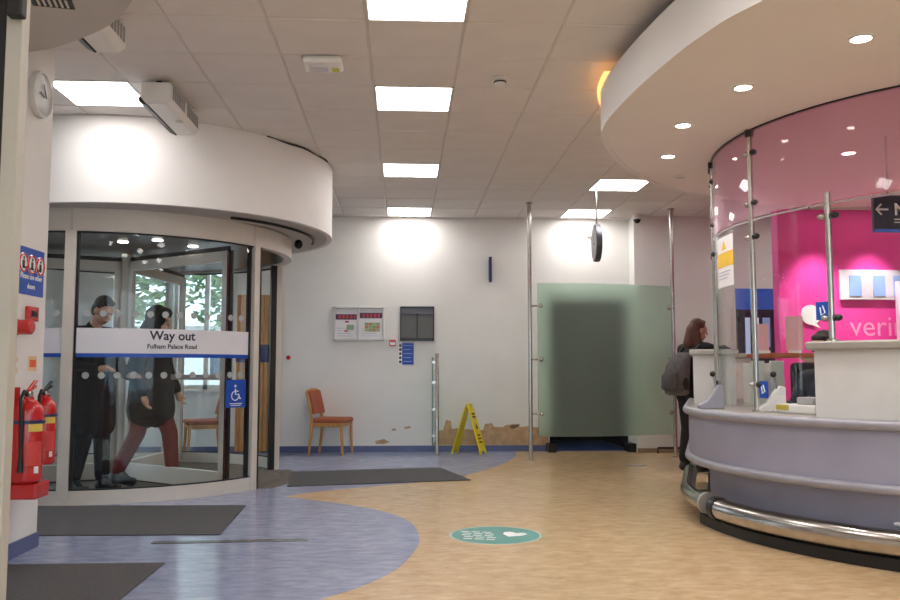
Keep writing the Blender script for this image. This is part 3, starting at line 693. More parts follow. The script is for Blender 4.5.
# ================================================================== BACK WALL FITTINGS
def wspan(x0, y0, x1, y1, Y=YB):
    a = A(x0, y0, Y); b = A(x1, y1, Y); return a.x, b.x, b.z, a.z
x0, x1, z0, z1 = wspan(333.7, 306.6, 384.3, 340.6)
nb = thing('notice_board', 'white framed two panel notice board with printed posters', 'notice board', ((x0+x1)/2, YB, z0))
fb = MB(); xm = (x0+x1)/2-.01
for x in (x0+.012, xm, x1-.012): fb.span((x-.014, YB-.045, z0), (x+.014, YB, z1))
for z in (z0+.014, z1-.014): fb.span((x0, YB-.045, z-.014), (x1, YB, z+.014))
fb.build('frame', mat('frame_silver', (206, 204, 202), .35, metal=.3), nb, bevel=.003)
for i, (a, b) in enumerate(((x0+.03, xm-.02), (xm+.02, x1-.03))):
    ps = MB().span((a, YB-.014, z0+.03), (b, YB-.004, z1-.03)).build('poster', M_paper, nb)
    ztop = z1-.085 if i else z1-.105
    MB().span((a+.0, YB-.017, ztop-.075), (b-.0, YB-.0145, ztop)).build('header_print', mat('header_purple', (92, 60, 96), .6), ps)
    for j in range(5):
        xx = a+.04+j*.052; MB().span((xx, YB-.019, ztop-.06), (xx+.032, YB-.0175, ztop-.015)).build('header_mark', mat('header_red', (196, 84, 84), .6), ps)
    if i == 0:
        for (u, v, w, h, m) in ((.13, .20, .05, .02, M_red), (.15, .25, .10, .07, mat('print_green', (150, 176, 142), .6)), (.12, .32, .05, .03, mat('print_orange', (214, 130, 100), .6))):
            MB().span((a+u, YB-.017, z1-v-h), (a+u+w, YB-.0145, z1-v)).build('poster_print', m, ps)
    else:
        gx = 4
        for j in range(3):
            for k in range(gx):
                MB().span((a+.07+k*.052, YB-.017, z1-.22-.042*j-.04), (a+.07+k*.052+.05, YB-.0145, z1-.22-.042*j)).build('map_print', mat('map_%d' % ((j+k) % 3), [(140, 176, 116), (206, 138, 106), (160, 188, 140)][(j+k) % 3], .6), ps)
    for j in range(4):
        MB().span((a+.02, YB-.0165, z0+.06+j*.035), (b-.05-.03*(j % 2), YB-.0145, z0+.066+j*.035)).build('poster_line', mat('print_grey', (178, 176, 196), .6), ps)
x0, x1, z0, z1 = wspan(400.2, 306.6, 434, 341)
sb = thing('information_screen', 'dark grey framed board with two blank panels on the back wall', 'display board', ((x0+x1)/2, YB, z0))
fb = MB()
for z, h in ((z0+.02, .04), (z1-.012, .024)): fb.span((x0, YB-.05, z-h/2), (x1, YB, z+h/2))
for x in (x0+.008, x1-.008): fb.span((x-.008, YB-.05, z0), (x+.008, YB, z1))
fb.span(((x0+x1)/2-.01, YB-.045, z0), ((x0+x1)/2+.01, YB, z1-.1)); fb.build('frame', M_dark, sb)
MB().span((x0+.01, YB-.042, z1-.10), (x1-.01, YB, z1-.024)).build('header', mat('board_header', (92, 94, 108), .4), sb)
for a, b in ((x0+.016, (x0+x1)/2-.01), ((x0+x1)/2+.01, x1-.016)): MB().span((a, YB-.02, z0+.04), (b, YB, z1-.1)).build('panel', mat('board_panel', (92, 90, 86), .35), sb)
x0, x1, z0, z1 = wspan(389.3, 339.8, 396, 346)
t = thing('fire_call_point', 'small red fire call point between the notice board and the blue notice', 'call point', ((x0+x1)/2, YB, z0))
MB().span((x0, YB-.04, z0), (x1, YB, z1)).build('housing', M_red, t, bevel=.006); MB().span((x0+.012, YB-.043, z0+.015), (x1-.012, YB-.04, z0+.05)).build('break_glass', M_paper, t)
x0, x1, z0, z1 = wspan(398.5, 343, 413.6, 364.5)
t = thing('fire_action_notice', 'blue notice with white print and pictogram strip below the dark board', 'notice', ((x0+x1)/2, YB, z0))
xs = x0+(x1-x0)*.24
MB().span((xs, YB-.006, z0), (x1, YB, z1)).build('blue_panel', M_blue, t); MB().span((x0, YB-.005, z0-.01), (xs, YB, z1-.005)).build('side_strip', M_wtxt, t)
for i in range(5): MB().lathe([(.019, 0), (.019, .002)], 12, (x0+(xs-x0)/2, YB-.005, z1-.035-.056*i), Matrix.Rotation(PI/2, 3, 'X')).build('pictogram', M_navy, t)
for i in range(5): MB().span((xs+.02, YB-.0075, z1-.04-.055*i), (x1-.02-.02*(i % 2), YB-.006, z1-.03-.055*i)).build('print_line', mat('pale_print', (150, 170, 220), .6), t)
p = A(490, 270, YB); z1 = A(490, 257.5, YB).z; z0 = A(490, 282.5, YB).z
t = thing('projecting_sign', 'narrow navy sign projecting edge on from the back wall', 'sign', (p.x, YB, z0))
MB().span((p.x-.018, YB-.10, z0), (p.x+.016, YB-.012, z1)).build('panel', M_navy, t, bevel=.004); MB().span((p.x-.02, YB-.012, z0+.03), (p.x+.02, YB, z1-.03)).build('wall_plate', M_dark, t)
p = F(289, 357.5, 1.2); p = A(288.5, 357.5, YB)
t = thing('door_push_button', 'tiny red push button on the white wall by the revolving door', 'button', (p.x, YB, p.z)); MB().lathe([(.03, 0), (.03, .01), (.022, .03)], 14, (p.x, YB, p.z), Matrix.Rotation(PI/2, 3, 'X')).build('button', M_red, t)

# chairs
def chair(loc, rz, lab):
    t = thing('visitor_chair', lab, 'chair', loc, rz, 'beech chairs with rust seats')
    # faces +X in local space
    w = .23
    for s in (-1, 1):
        MB().tube([(.225, s*w, 0), (.21, s*w, .22), (.205, s*w, .43)], [.017, .02, .021], 8).build('leg', M_wood, t, smooth=True, local=True)
        MB().tube([(-.235, s*w, 0), (-.205, s*w, .25), (-.195, s*w, .44), (-.225, s*w, .66), (-.275, s*w, .83)], [.017, .021, .022, .02, .017], 8).build('leg', M_wood, t, smooth=True, local=True)
        MB().box((0, s*w, .40), (.40, .022, .05)).build('side_rail', M_wood, t, local=True, bevel=.005)
    MB().box((.2, 0, .40), (.022, .44, .05)).build('front_rail', M_wood, t, local=True, bevel=.005); MB().box((-.195, 0, .40), (.022, .44, .05)).build('rear_rail', M_wood, t, local=True, bevel=.005)
    MB().box((.01, 0, .455), (.47, .47, .065)).build('seat', M_uph, t, local=True, bevel=.028)
    bk = MB(); pts = [(-.20, .54), (-.222, .64), (-.247, .74), (-.272, .84)]
    R_ = []
    for (x, z) in pts:
        for s in (-1, -.5, 0, .5, 1): R_.append((x-.03*(1-s*s)+.012, s*w, z+(.02*(1-s*s) if z > .8 else 0)))
    n = len(R_); vs = R_+[(x+.035, y, z) for x, y, z in R_]; fs = []
    for i in range(3):
        for j in range(4):
            a = i*5+j; fs += [(a, a+1, a+6, a+5), (n+a, n+a+5, n+a+6, n+a+1)]
    for i in range(3): a = i*5; fs += [(a, a+5, n+a+5, n+a), (a+4, n+a+4, n+a+9, a+9)]
    for j in range(4): fs += [(j, n+j, n+j+1, j+1), (15+j, 16+j, n+16+j, n+15+j)]
    bk.add(vs, fs).build('backrest', M_uph, t, smooth=True, local=True, bevel=.01)
    MB().tube([(-.262, s_*w, .84+.02*(1-s_*s_)) for s_ in (-1, -.5, 0, .5, 1)], .018, 8).build('top_rail', M_wood, t, smooth=True, local=True)
    return t
p1 = F(331, 454.5)
chair((p1.x, p1.y, 0), math.radians(-12), 'beech chair with rust seat against the back wall')
p2 = A(204, 440, 11.15)
chair((p2.x, p2.y, 0), math.radians(200), 'beech chair with rust seat seen through the revolving door glass')

# short post with glass fin
p = F(437, 455.5)
t = thing('glass_barrier_post', 'waist high steel post clamping a glass fin beside the yellow sign', 'barrier post', (p.x, p.y, 0))
ht = A(438, 353, p.y).z
MB().lathe([(.05, 0), (.05, .008), (.024, .012), (.024, ht-.01), (.018, ht)], 16).build('post', M_steel, t, smooth=True, local=True)
MB().span((-.062, .03, .12), (-.05, .48, ht-.06)).build('glass_fin', glass('green_glass', (.72, .86, .80)), t, local=True)
MB().span((-.064, .025, .12), (-.048, .032, ht-.06)).build('glass_edge', mat('edge_green', (96, 128, 116), .2), t, local=True)
for z in (.25, .6, .95, ht-.12): MB().box((-.04, .03, z), (.05, .05, .045)).build('clamp', M_steel, t, local=True, bevel=.006)

# yellow wet floor sign
p = F(469, 453.5)
t = thing('wet_floor_sign', 'yellow plastic A-frame wet floor sign by the peeling wall', 'floor sign', (p.x, p.y, 0), math.radians(68))
H_ = .66; hw = .14
for s in (-1, 1):
    ang = math.atan2(.19, H_)
    def Q(u, v, w): # u across, v up along the panel, w outward
        return (u, s*(.012+.19*(1-v)) + s*w*math.cos(ang), v*H_ + w*math.sin(ang))
    pm = MB()
    prof = [(-hw, 0), (-hw+.05, 0), (-hw+.07, .06), (hw-.07, .06), (hw-.05, 0), (hw, 0), (hw*.74, .93), (.06, 1.0), (.05, .93), (-.05, .93), (-.06, 1.0), (-hw*.74, .93)]
    n = len(prof)
    pm.add([Q(u, v, -.008) for u, v in prof]+[Q(u, v, .008) for u, v in prof], [tuple(range(n)), tuple(range(2*n-1, n-1, -1))]+[(i, i+n, (i+1) % n+n, (i+1) % n) for i in range(n)])
    pn = pm.build('panel', M_yellow, t, local=True, bevel=.003)
    pr_ = MB()
    pr_.add([Q(u, v, .0095) for u, v in ((-.05, .50), (.05, .50), (0, .62))], [(0, 1, 2)])
    for v in (.72, .78): pr_.add([Q(u, v+d, .0095) for u, d in ((-.07, 0), (.07, 0), (.07, .035), (-.07, .035))], [(0, 1, 2, 3)])
    for v in (.22, .29, .36): pr_.add([Q(u, v+d, .0095) for u, d in ((-.07, 0), (.06, 0), (.06, .03), (-.07, .03))], [(0, 1, 2, 3)])
    pr_.build('printed_warning', mat('sign_print', (90, 70, 20), .6), pn, local=True)
MB().tube([(-.11, 0, H_*.985), (.11, 0, H_*.985)], .014, 10).build('hinge', M_yellow, t, local=True, smooth=True)

# frosted screen
pa = F(531, 460.5); pc = F(676, 457)
t = thing('frosted_screen', 'pale green frosted glass screen between two floor to ceiling steel poles', 'screen', ((pa.x+pc.x)/2, (pa.y+pc.y)/2, 0))
for q_ in (pa, pc): MB().lathe([(.055, 0), (.055, .006), (.026, .01), (.026, ZC-.02), (.045, ZC-.015), (.045, ZC-.001)], 18, (q_.x, q_.y, 0)).build('pole', M_steel, t, smooth=True)
zt = A(600, 286, 10.8).z; zl = A(600, 434.5, 10.8).z
dv = (pc-pa); dv.z = 0; nv = Vector((dv.y, -dv.x, 0)).normalized(); L_ = dv.length
inn = []; out_ = []
for i in range(21):
    u = .04+.93*i/20; b_ = .16*(1-(2*u-1)**2)+.05
    q_ = pa+dv*u+nv*b_; inn.append((q_.x-nv.x*.012, q_.y-nv.y*.012)); out_.append((q_.x, q_.y))
gp = MB().strip(inn, out_, zl, zt).build('glass_panel', frosted('frosted_green', (226, 241, 232)), t, smooth=True)
for q_, u, k in ((pa, .06, 1), (pc, .95, -1)):
    for z in (zl+.28, (zl+zt)/2, zt-.28):
        e_ = pa+dv*u+nv*.06
        MB().tube([(q_.x, q_.y, z), (e_.x, e_.y, z)], .012, 8).build('clamp_arm', M_steel, t); MB().ell((e_.x+nv.x*.02, e_.y+nv.y*.02, z), (.03, .03, .03), 10).build('clamp', M_steel, t, smooth=True)
p = F(636, 465.5)
o = MB().box((p.x, p.y, .003), (.22, .10, .005)).build('floor_plate', M_top); tag(o, 'small flat metal plate set in the tan floor near the frosted screen', 'floor plate')
p = A(655, 449, YR-.15)
o = MB().tube([(3.42, YR-.10, 0), (3.42, YR-.10, .07), (3.95, YR-.10, .07), (3.95, YR-.10, 0)], .014, 8).build('door_stop_rail', M_black, smooth=True); tag(o, 'low black rail along the foot of the stepped wall', 'rail')

# ================================================================== FLOOR MATS AND MARKERS
def floor_mat_obj(pts, lab, name='floor_mat'):
    o = MB().prism([(p[0], p[1]) for p in pts], .0016, .010).build(name, M_mat, bevel=.004); return tag(o, lab, 'mat', 'grey floor mats')
floor_mat_obj([F(*p) for p in [(287, 487), (471, 480.5), (440, 468), (291, 472.5)]], 'grey mat in front of the chair and yellow sign')
a = F(220, 535.5); b = F(246, 506)
floor_mat_obj([a, b, (-3.05, 7.26), (-2.6, a.y+.03), (-2.4, a.y+.03)], 'grey mat lying along the front of the revolving door')
a = F(165, 564); b = F(121, 600); d = (b-a).normalized()
c_ = a+d*1.4
floor_mat_obj([a, c_, (-2.36, c_.y), (-2.36, a.y)], 'grey mat lying beside the cream frame post')
a = F(152, 543.5); b = F(308, 540.5)
dv2 = (b-a).normalized(); nn = Vector((-dv2.y, dv2.x, 0))*.028
t = thing('floor_strip', 'long narrow metal joint strip set in the blue floor', 'floor strip', (a.x, a.y, 0))
MB().prism([a-nn, b-nn, b+nn, a+nn], .0016, .005).build('channel', M_dark, t); MB().prism([a-nn, b-nn, b-nn*.6, a-nn*.6], .005, .0075).build('edge', M_steel, t); MB().prism([a+nn*.6, b+nn*.6, b+nn, a+nn], .005, .0075).build('edge', M_steel, t)
p = F(495.5, 535)
t = thing('floor_sticker', 'round teal floor sticker with white text and emblem on the tan floor', 'sticker', (p.x, p.y, 0))
MB().lathe([(.315, .0004), (.315, .001)], 48).build('rim', mat('sticker_rim', (186, 208, 200), .4), t, local=True); MB().lathe([(.300, .001), (.300, .0016)], 48).build('disc', mat('teal_vinyl', (92, 158, 150), .4, var=.06, scale=6), t, local=True)
tl = MB()
for i in range(5):
    x = -.22+i*.0; y = .13-i*.062
    for j in range(3): tl.box((-.20+.075*j+.012*(i % 2), y-.02*j, .0019), (.06, .022, .0006), rz=-.3)
tl.build('text_lines', M_wtxt, t, local=True)
he = [(.0, -.10), (.07, -.03), (.085, .03), (.06, .06), (.03, .06), (0, .03), (-.03, .06), (-.06, .06), (-.085, .03), (-.07, -.03)]
R2 = Matrix.Rotation(-.5, 2)
MB().prism([tuple(R2 @ Vector(q_)+Vector((.13, .02))) for q_ in he], .0016, .0022).build('emblem', M_wtxt, t, local=True)

# ================================================================== RECEPTION POD
PC = (4.3, 6.15)
TD = Vector((math.sin(math.radians(160)), -math.cos(math.radians(160))))
def pod(R, a0=160.0, a1=300.0, t0=0.0, n=56):
    pts = []
    if t0 > 0:
        q = Vector((PC[0]+R*math.cos(math.radians(160)), PC[1]+R*math.sin(math.radians(160))))
        for i in range(6): v = q+TD*t0*(1-i/6); pts.append((v.x, v.y))
    for i in range(n+1):
        a = math.radians(a0+(a1-a0)*i/n); pts.append((PC[0]+R*math.cos(a), PC[1]+R*math.sin(a)))
    return pts
def p3(pts, z): return [(x, y, z) for x, y in pts]
dk = thing('reception_desk', 'large curved grey reception desk with steel bumper rails', 'reception desk', (PC[0]-2, PC[1], 0))
S = 1.75
MB().strip(pod(2.02, t0=S), pod(2.10, t0=S), .45, .80).build('front_panel', M_deskg, dk, smooth=True)
MB().strip(pod(1.87, t0=S), pod(1.945, t0=S), .09, .45).build('recessed_base', M_deskg, dk, smooth=True)
MB().strip(pod(1.90, t0=S), pod(2.05, t0=S), .445, .46).build('underside', M_desklip, dk)
MB().strip(pod(1.84, t0=S), pod(1.965, t0=S), 0, .09).build('plinth', M_black, dk, smooth=True)
MB().tube(p3(pod(2.115, t0=S), .806), .031, 12).build('counter_lip', M_desklip, dk, smooth=True)
MB().tube(p3(pod(2.105, t0=S), .445), .03, 12).build('bumper_rail', M_desklip, dk, smooth=True)
MB().strip(pod(1.45, t0=S), pod(2.10, t0=S), .80, .832).build('countertop', M_top, dk, smooth=True)
# raised counters
MB().strip(pod(1.60, 209, 300, n=36), pod(1.985, 209, 300, n=36), .832, 1.245).build('raised_front', M_deskw, dk, smooth=True)
MB().strip(pod(1.55, 208, 300, n=36), pod(2.03, 208, 300, n=36), 1.245, 1.30).build('raised_slab', M_top, dk, smooth=True, bevel=.012)
q = Vector((PC[0], PC[1])); er = Vector((math.cos(math.radians(160)), math.sin(math.radians(160))))
def sp_(R, t_): v = q+er*R+TD*t_; return (v.x, v.y)
MB().prism([sp_(2.06, .25), sp_(1.72, .25), sp_(1.72, S), sp_(2.06, S)], .832, 1.245).build('raised_front', M_deskw, dk)
MB().prism([sp_(2.09, .22), sp_(1.69, .22), sp_(1.69, S+.03), sp_(2.09, S+.03)], 1.245, 1.295).build('raised_slab', M_top, dk, bevel=.012)
# floor bumper tubes
def ap(R, a): return (PC[0]+R*math.cos(math.radians(a)), PC[1]+R*math.sin(math.radians(a)))
br = thing('floor_bumper', 'polished steel floor bumper tube around the reception desk base', 'bumper rail', (PC[0]-2.06, PC[1], 0))
near = MB().tube(p3(pod(2.09, 186, 300), .15), .075, 18).build('tube', M_steel, br, smooth=True)
MB().tube(p3(pod(2.09, 184.3, 186.2, n=3), .15), .082, 18).build('collar', M_dark, br, smooth=True)
MB().tube(p3(pod(2.12, 160, 181.5, t0=1.2, n=16), .17), .06, 16).build('tube', M_steel, br, smooth=True)
e0 = ap(2.12, 181.5); MB().tube([(e0[0], e0[1], .17), (e0[0]+.004, e0[1]-.025, .17)], .076, 18).build('end_cap', M_top, br)
for a in (165, 178, 190, 204, 218, 236, 254, 272):
    i_ = ap(1.95, a); o_ = ap(2.06, a)
    MB().tube([(i_[0], i_[1], .16), (o_[0], o_[1], .16)], .022, 10).build('bracket', M_steel, br); 
MB().strip(pod(1.97, 177, 300), pod(2.115, 177, 300), 0.0, .07).build('kick_strip', M_black, br, smooth=True)
ro = MB().tube([(*ap(1.98+.01*math.sin(i*2.1), 222+i*.5), .24+.006*math.sin(i*2.1)) for i in range(70)], .011, 6).build('white_rope', M_wtxt, smooth=True)
tag(ro, 'white twisted rope lying between the bumper tube and the desk base', 'rope')

# screen glass with poles
gs = thing('desk_screen', 'curved glass screen with steel poles above the reception counter', 'glass screen', (*ap(1.87, 190), .832))
ZG0, ZGM, ZGT = .835, 2.175, 2.83
R_G = 1.87
for (a, z0, z1, tt) in ((160, .832, ZGT-.002, .18), (160.5, .832, ZGT-.002, 0), (190, .832, ZGT-.002, 0), (210.6, 1.30, 2.25, 0), (236, 1.30, 2.25, 0), (266, 1.30, 2.25, 0)):
    x, y = ap(R_G, a); x += TD.x*tt; y += TD.y*tt
    po = MB().lathe([(.019, z0), (.019, z1)], 14, (x, y, 0)).build('pole', M_steel, gs, smooth=True)
    MB().lathe([(.036, z0), (.036, z0+.012), (.024, z0+.02)], 14, (x, y, 0)).build('foot', M_steel, po, smooth=True)
    if z1 > 2.5: MB().lathe([(.024, z1-.05), (.032, z1-.045), (.032, z1)], 14, (x, y, 0)).build('ceiling_flange', M_dark, po, smooth=True)
    hs_ = [1.02, 2.06, 2.30, 2.66] if z1 > 2.5 else [1.45, 2.10]
    for z in hs_:
        for da in (-1.3, 1.3):
            cx, cy = ap(R_G, a+da); cx += TD.x*tt; cy += TD.y*tt
            MB().ell((cx, cy, z), (.03, .03, .022), 10).build('glass_clamp', M_steel if da < 0 else M_dark, po, smooth=True)
for (a0, a1, zz) in ((161.2, 189.4, ZG0+.02), (190.6, 206.4, ZG0+.12), (207, 210, 1.32), (211.2, 235.4, 1.36), (236.6, 265.4, 1.36), (266.6, 298, 1.36)):
    MB().arc(PC, R_G-.005, R_G+.005, a0, a1, zz, ZGM, 14).build('lower_pane', M_glass, gs, smooth=True)
    MB().arc(PC, R_G-.006, R_G+.006, a0, a1, ZGM-.004, ZGM+.008, 14).build('pane_edge', mat('edge_grey', (158, 150, 154), .3), gs)
for (a0, a1) in ((161.2, 189.4), (190.6, 235.6), (236.4, 298)):
    MB().arc(PC, R_G-.005, R_G+.005, a0, a1, ZGM+.02, ZGT-.01, 20).build('upper_pane', M_pglass, gs, smooth=True)
MB().arc(PC, R_G-.012, R_G+.012, 160, 298, ZGT-.012, ZGT-.001, 40).build('head_channel', M_dark, gs)

# counter equipment
def wedge(a, R, lab, k=1):
    x, y = ap(R, a); t = thing('speech_unit', lab, 'counter unit', (x, y, .832), 0.0, 'grey wedge units on the counter')
    pr_ = [(-.12, 0), (.07, 0), (.07, .17), (.03, .18), (-.06, .06), (-.12, .03)]
    mb = MB(); n = len(pr_)
    mb.add([(u, -.03, v) for u, v in pr_]+[(u, .03, v) for u, v in pr_], [tuple(range(n)), tuple(range(2*n-1, n-1, -1))]+[(i, i+n, (i+1) % n+n, (i+1) % n) for i in range(n)])
    mb.build('housing', M_white if k else M_desklip, t, local=True, bevel=.008)
    MB().tube([(.02, 0, .15), (.0, 0, .25)], .008, 8).build('stalk', M_desklip, t, local=True); MB().ell((-.005, 0, .26), (.022, .022, .022), 10).build('knob', M_black, t, local=True, smooth=True)
    return t
wedge(176, 1.98, 'grey wedge shaped counter unit beside the far raised counter', 0); wedge(191, 1.75, 'white wedge shaped counter unit below the steel pole')
x, y = ap(1.70, 199)
t = thing('card_terminal', 'white card terminal tray with yellow strip on the counter', 'terminal', (x, y, .832), math.radians(292))
MB().box((0, 0, .03), (.34, .20, .06)).build('tray', M_white, t, local=True, bevel=.012); MB().box((-.1, -.101, .04), (.10, .01, .035)).build('yellow_strip', mat('tray_yellow', (196, 176, 70), .5), t, local=True); MB().box((.05, .0, .085), (.14, .12, .05)).build('keypad', mat('keypad_grey', (170, 170, 172), .5), t, local=True, bevel=.01)

# posters and stickers on the glass
def glass_sheet(name, lab, cat, a0, a1, z0, z1, m, R=R_G+.008, group=None):
    t = thing(name, lab, cat, (*ap(R, (a0+a1)/2), z0), 0, group)
    MB().arc(PC, R, R+.002, a0, a1, z0, z1, 5).build('sheet', m, t); return t
t = glass_sheet('warning_poster', 'white and yellow warning poster with triangle on the desk glass', 'poster', 171, 182, 1.75, 2.13, M_paper)
MB().arc(PC, R_G+.0105, R_G+.012, 171, 182, 1.90, 2.01, 5).build('yellow_band', mat('poster_yellow', (240, 196, 50), .5), t)
q0 = Vector((*ap(R_G+.011, 168.5), 0))
def gp_(a, z): return (*ap(R_G+.012, a), z)
MB().add([gp_(174.8, 2.03), gp_(178.2, 2.03), gp_(176.5, 2.105)], [(0, 1, 2)]).build('triangle', mat('poster_yellow', (240, 196, 50)), t)
for i in range(3): MB().arc(PC, R_G+.0105, R_G+.012, 172, 180.5-i, 1.86-i*.025, 1.866-i*.025, 4).build('print_line', mat('print_grey', (178, 176, 196)), t)
g_ = 'blue stickers on the desk glass'
def sticker(a, z, lab):
    t = glass_sheet('glass_sticker', lab, 'sticker', a-1.5, a+1.5, z, z+.115, M_blue, group=g_)
    k = lambda u, v: Vector((*ap(R_G+.012, a+u*28), z+.05+v))
    MB().tube([k(-.02, .03), k(-.012, -.02), k(.018, -.005), k(.0, .04)], .004, 6).build('symbol', M_wtxt, t)
sticker(192.9, .93, 'blue sticker low on the glass behind the counter unit'); sticker(209, 1.44, 'blue sticker on the glass above the raised counter')
g_ = 'pink notices behind the glass'

# inside the pod: pink wall, screen stand, staff desk
pk = struct(MB().span((3.97, 8.75, 0), (XR, 8.9, 2.828)).build('wall_pink', M_pink))
MB().text('vering', .31, lambda c: Vector((4.72+c.x, 8.748-c.z, 1.48+c.y)), 'LEFT').build('wall_lettering', mat('pink_letter', (244, 150, 200), .5), pk)
t = thing('pink_notice_board', 'pale framed notice board with blue sheets on the pink wall', 'notice board', (4.95, 8.75, 1.9))
MB().span((4.62, 8.72, 1.86), (5.6, 8.749, 2.18)).build('board', mat('board_grey', (206, 196, 206), .5), t, bevel=.004)
for x in (4.72, 4.98, 5.2, 5.42): MB().span((x, 8.714, 1.90), (x+.13, 8.72, 2.12)).build('sheet', mat('sheet_blue', (140, 170, 220), .5), t)
t = thing('speech_bubble_sign', 'white round speech bubble sign on the pink wall', 'sign', (4.32, 8.75, 1.55))
MB().lathe([(.105, 0), (.105, .012)], 28, (4.30, 8.749, 1.70), Matrix.Rotation(PI/2, 3, 'X')).build('bubble', M_wtxt, t); MB().add([(4.33, 8.738, 1.64), (4.40, 8.738, 1.56), (4.26, 8.738, 1.61)], [(0, 1, 2)]).build('tail', M_wtxt, t)
t = thing('leaning_banner', 'tall white banner panel leaning on the pink wall', 'banner', (5.28, 8.6, 0))
MB().prism([(5.18, 8.60), (5.38, 8.60), (5.38, 8.66), (5.18, 8.66)], .0, 2.05).build('panel', mat('banner_pale', (226, 216, 232), .4), t); MB().box((5.28, 8.63, .02), (.3, .18, .04)).build('foot', M_dark, t)
ds = thing('check_in_screen', 'tall dark check-in display with blue header behind the desk glass', 'display', (4.34, 10.25, 0))
MB().span((4.12, 10.25, .0), (4.60, 10.33, 2.06)).build('casing', mat('casing_dark', (38, 40, 52), .35), ds, bevel=.01)
MB().span((4.09, 10.235, 1.86), (4.63, 10.25, 2.12)).build('header', emission('screen_blue', (44, 74, 150), .35), ds)
MB().text('Check in here', .085, lambda c: Vector((4.36+c.x, 10.233-c.z, 1.96+c.y)), 'CENTER').build('header_text', M_wtxt, ds) if False else None
MB().span((4.17, 10.235, 1.0), (4.55, 10.25, 1.82)).build('screen', mat('screen_glass', (52, 58, 76), .12), ds)
for i, (x, w_) in enumerate(((4.20, .06), (4.32, .05), (4.42, .09))): MB().span((x, 10.228, 1.2+.1*i), (x+w_, 10.235, 1.76)).build('screen_image', emission('screen_pale_%d' % i, [(170, 190, 220), (210, 220, 235), (120, 140, 180)][i], .35), ds)
wd_ = thing('staff_table', 'wooden staff table with white pedestal behind the desk glass', 'table', (3.55, 7.35, 0))
MB().span((3.12, 7.05, 1.225), (3.95, 7.6, 1.265)).build('table_top', mat('orange_wood', (176, 96, 56), .4, var=.1, stretch=(1, 6, 6)), wd_, bevel=.006); MB().lathe([(.2, 0), (.2, .03), (.035, .06), (.035, 1.18), (.12, 1.225)], 18, (3.6, 7.32, 0)).build('pedestal', M_white, wd_, smooth=True)
for i, (x, lab) in enumerate(((3.24, 'pink notice standing on the staff table next to the check-in display'), (3.53, 'larger pink notice standing on the staff table nearer the pink wall'))):
    h = .24 if i == 0 else .31
    t = thing('pink_notice', lab, 'notice', (x, 7.5, 1.265)); MB().box((x, 7.5, 1.295+h/2), (.10+.06*i, .006, h)).build('sheet', M_pinkpap, t); MB().box((x, 7.5, 1.28), (.1, .06, .03)).build('stand', M_white, t)
for i, (x, sd) in enumerate(((2.86, 'nearer the warning poster'), (3.02, 'nearer the staff table'))):
    t = thing('paper_tray', 'pale upright file holder on the counter, ' + sd, 'file holder', (x, 6.75, .832), 0, 'file holders on the counter'); h = .36
    MB().box((x, 6.75, .835+h/2), (.11, .03, h)).build('front', mat('file_pale', (206, 214, 208), .4), t, bevel=.004); MB().box((x-.05, 6.83, .835+h/2), (.008, .16, h*.9)).build('side', M_white, t); MB().box((x, 6.83, .84), (.11, .16, .01)).build('base', M_white, t)

# direction sign
p = A(873, 195, 5.9); p2 = A(873, 232, 5.9)
t = thing('direction_sign', 'slate blue hanging direction sign with white arrow inside the desk', 'sign', (p.x+.5, 5.9, p2.z))
MB().span((p.x, 5.90, p2.z), (p.x+1.0, 5.93, p.z)).build('panel', M_slate, t, bevel=.003); MB().span((p.x, 5.896, p2.z-.0), (p.x+1.0, 5.9, p2.z+.022)).build('blue_edge', mat('edge_blue', (70, 120, 230), .4), t)
zc = (p.z+p2.z)/2+.03
ar = MB(); ar.tube([(p.x+.02, 5.896, zc), (p.x+.105, 5.896, zc)], .007, 6); ar.tube([(p.x+.055, 5.896, zc+.038), (p.x+.018, 5.896, zc), (p.x+.055, 5.896, zc-.038)], .007, 6); ar.build('arrow', M_wtxt, t)
MB().text('M', .125, lambda c: Vector((p.x+.15+c.x, 5.898-c.z, zc-.04+c.y)), 'LEFT', .002).build('lettering', M_wtxt, t)
for i in range(2): MB().span((p.x+.15, 5.8965, zc-.075-.022*i), (p.x+.24, 5.899, zc-.068-.022*i)).build('small_print', M_wtxt, t)
for x in (p.x+.12, p.x+.88): MB().tube([(x, 5.915, p.z), (x, 5.915, 2.829)], .008, 8).build('hanger', M_steel, t)

# ------------------------------------------------------------------ oval ceiling bulkhead over the desk
ZB = 2.83
bp = [F(*p, z=ZB) for p in [(762, 0), (700, 36), (650, 76), (620, 105), (604, 125), (602, 140), (615, 160), (640, 178), (670, 189), (700, 194.5)]]
oval = spline([(p.x, p.y) for p in bp] + [(3.9, 8.55), (5.2, 8.5), (6.4, 7.6), (6.95, 6.0), (6.7, 4.2), (5.8, 2.7), (4.4, 1.9), (3.0, 1.9), (2.15, 2.7)], 8, True)
cen = Vector((4.2, 5.3))
def inset(k): return [tuple(cen+(Vector(q_)-cen)*k) for q_ in oval]
bh = thing('desk_bulkhead', 'large round white ceiling bulkhead with downlights over the reception desk', 'bulkhead', (cen.x, cen.y, ZB))
M_bulk = mat('bulkhead_plaster', (234, 230, 228), .65, var=.01, scale=2)
MB().prism(inset(.995), ZB, ZB+.03).build('soffit', M_bulk, bh)
MB().strip(inset(.985), oval, ZB-.004, ZB+.30, True).build('rim', M_fascia, bh, smooth=True)
MB().prism(inset(.9), ZB+.03, ZC-.002).build('core', M_dark, bh)
gl_ = [i for i, q_ in enumerate(oval) if 5.55 < q_[1] < 7.1 and q_[0] < 2.0]
MB().strip([inset(.985)[i] for i in gl_], [inset(1.008)[i] for i in gl_], ZB+.301, ZB+.33).build('cove_strip', emission('amber_led', (255, 186, 110), 1.0), bh)
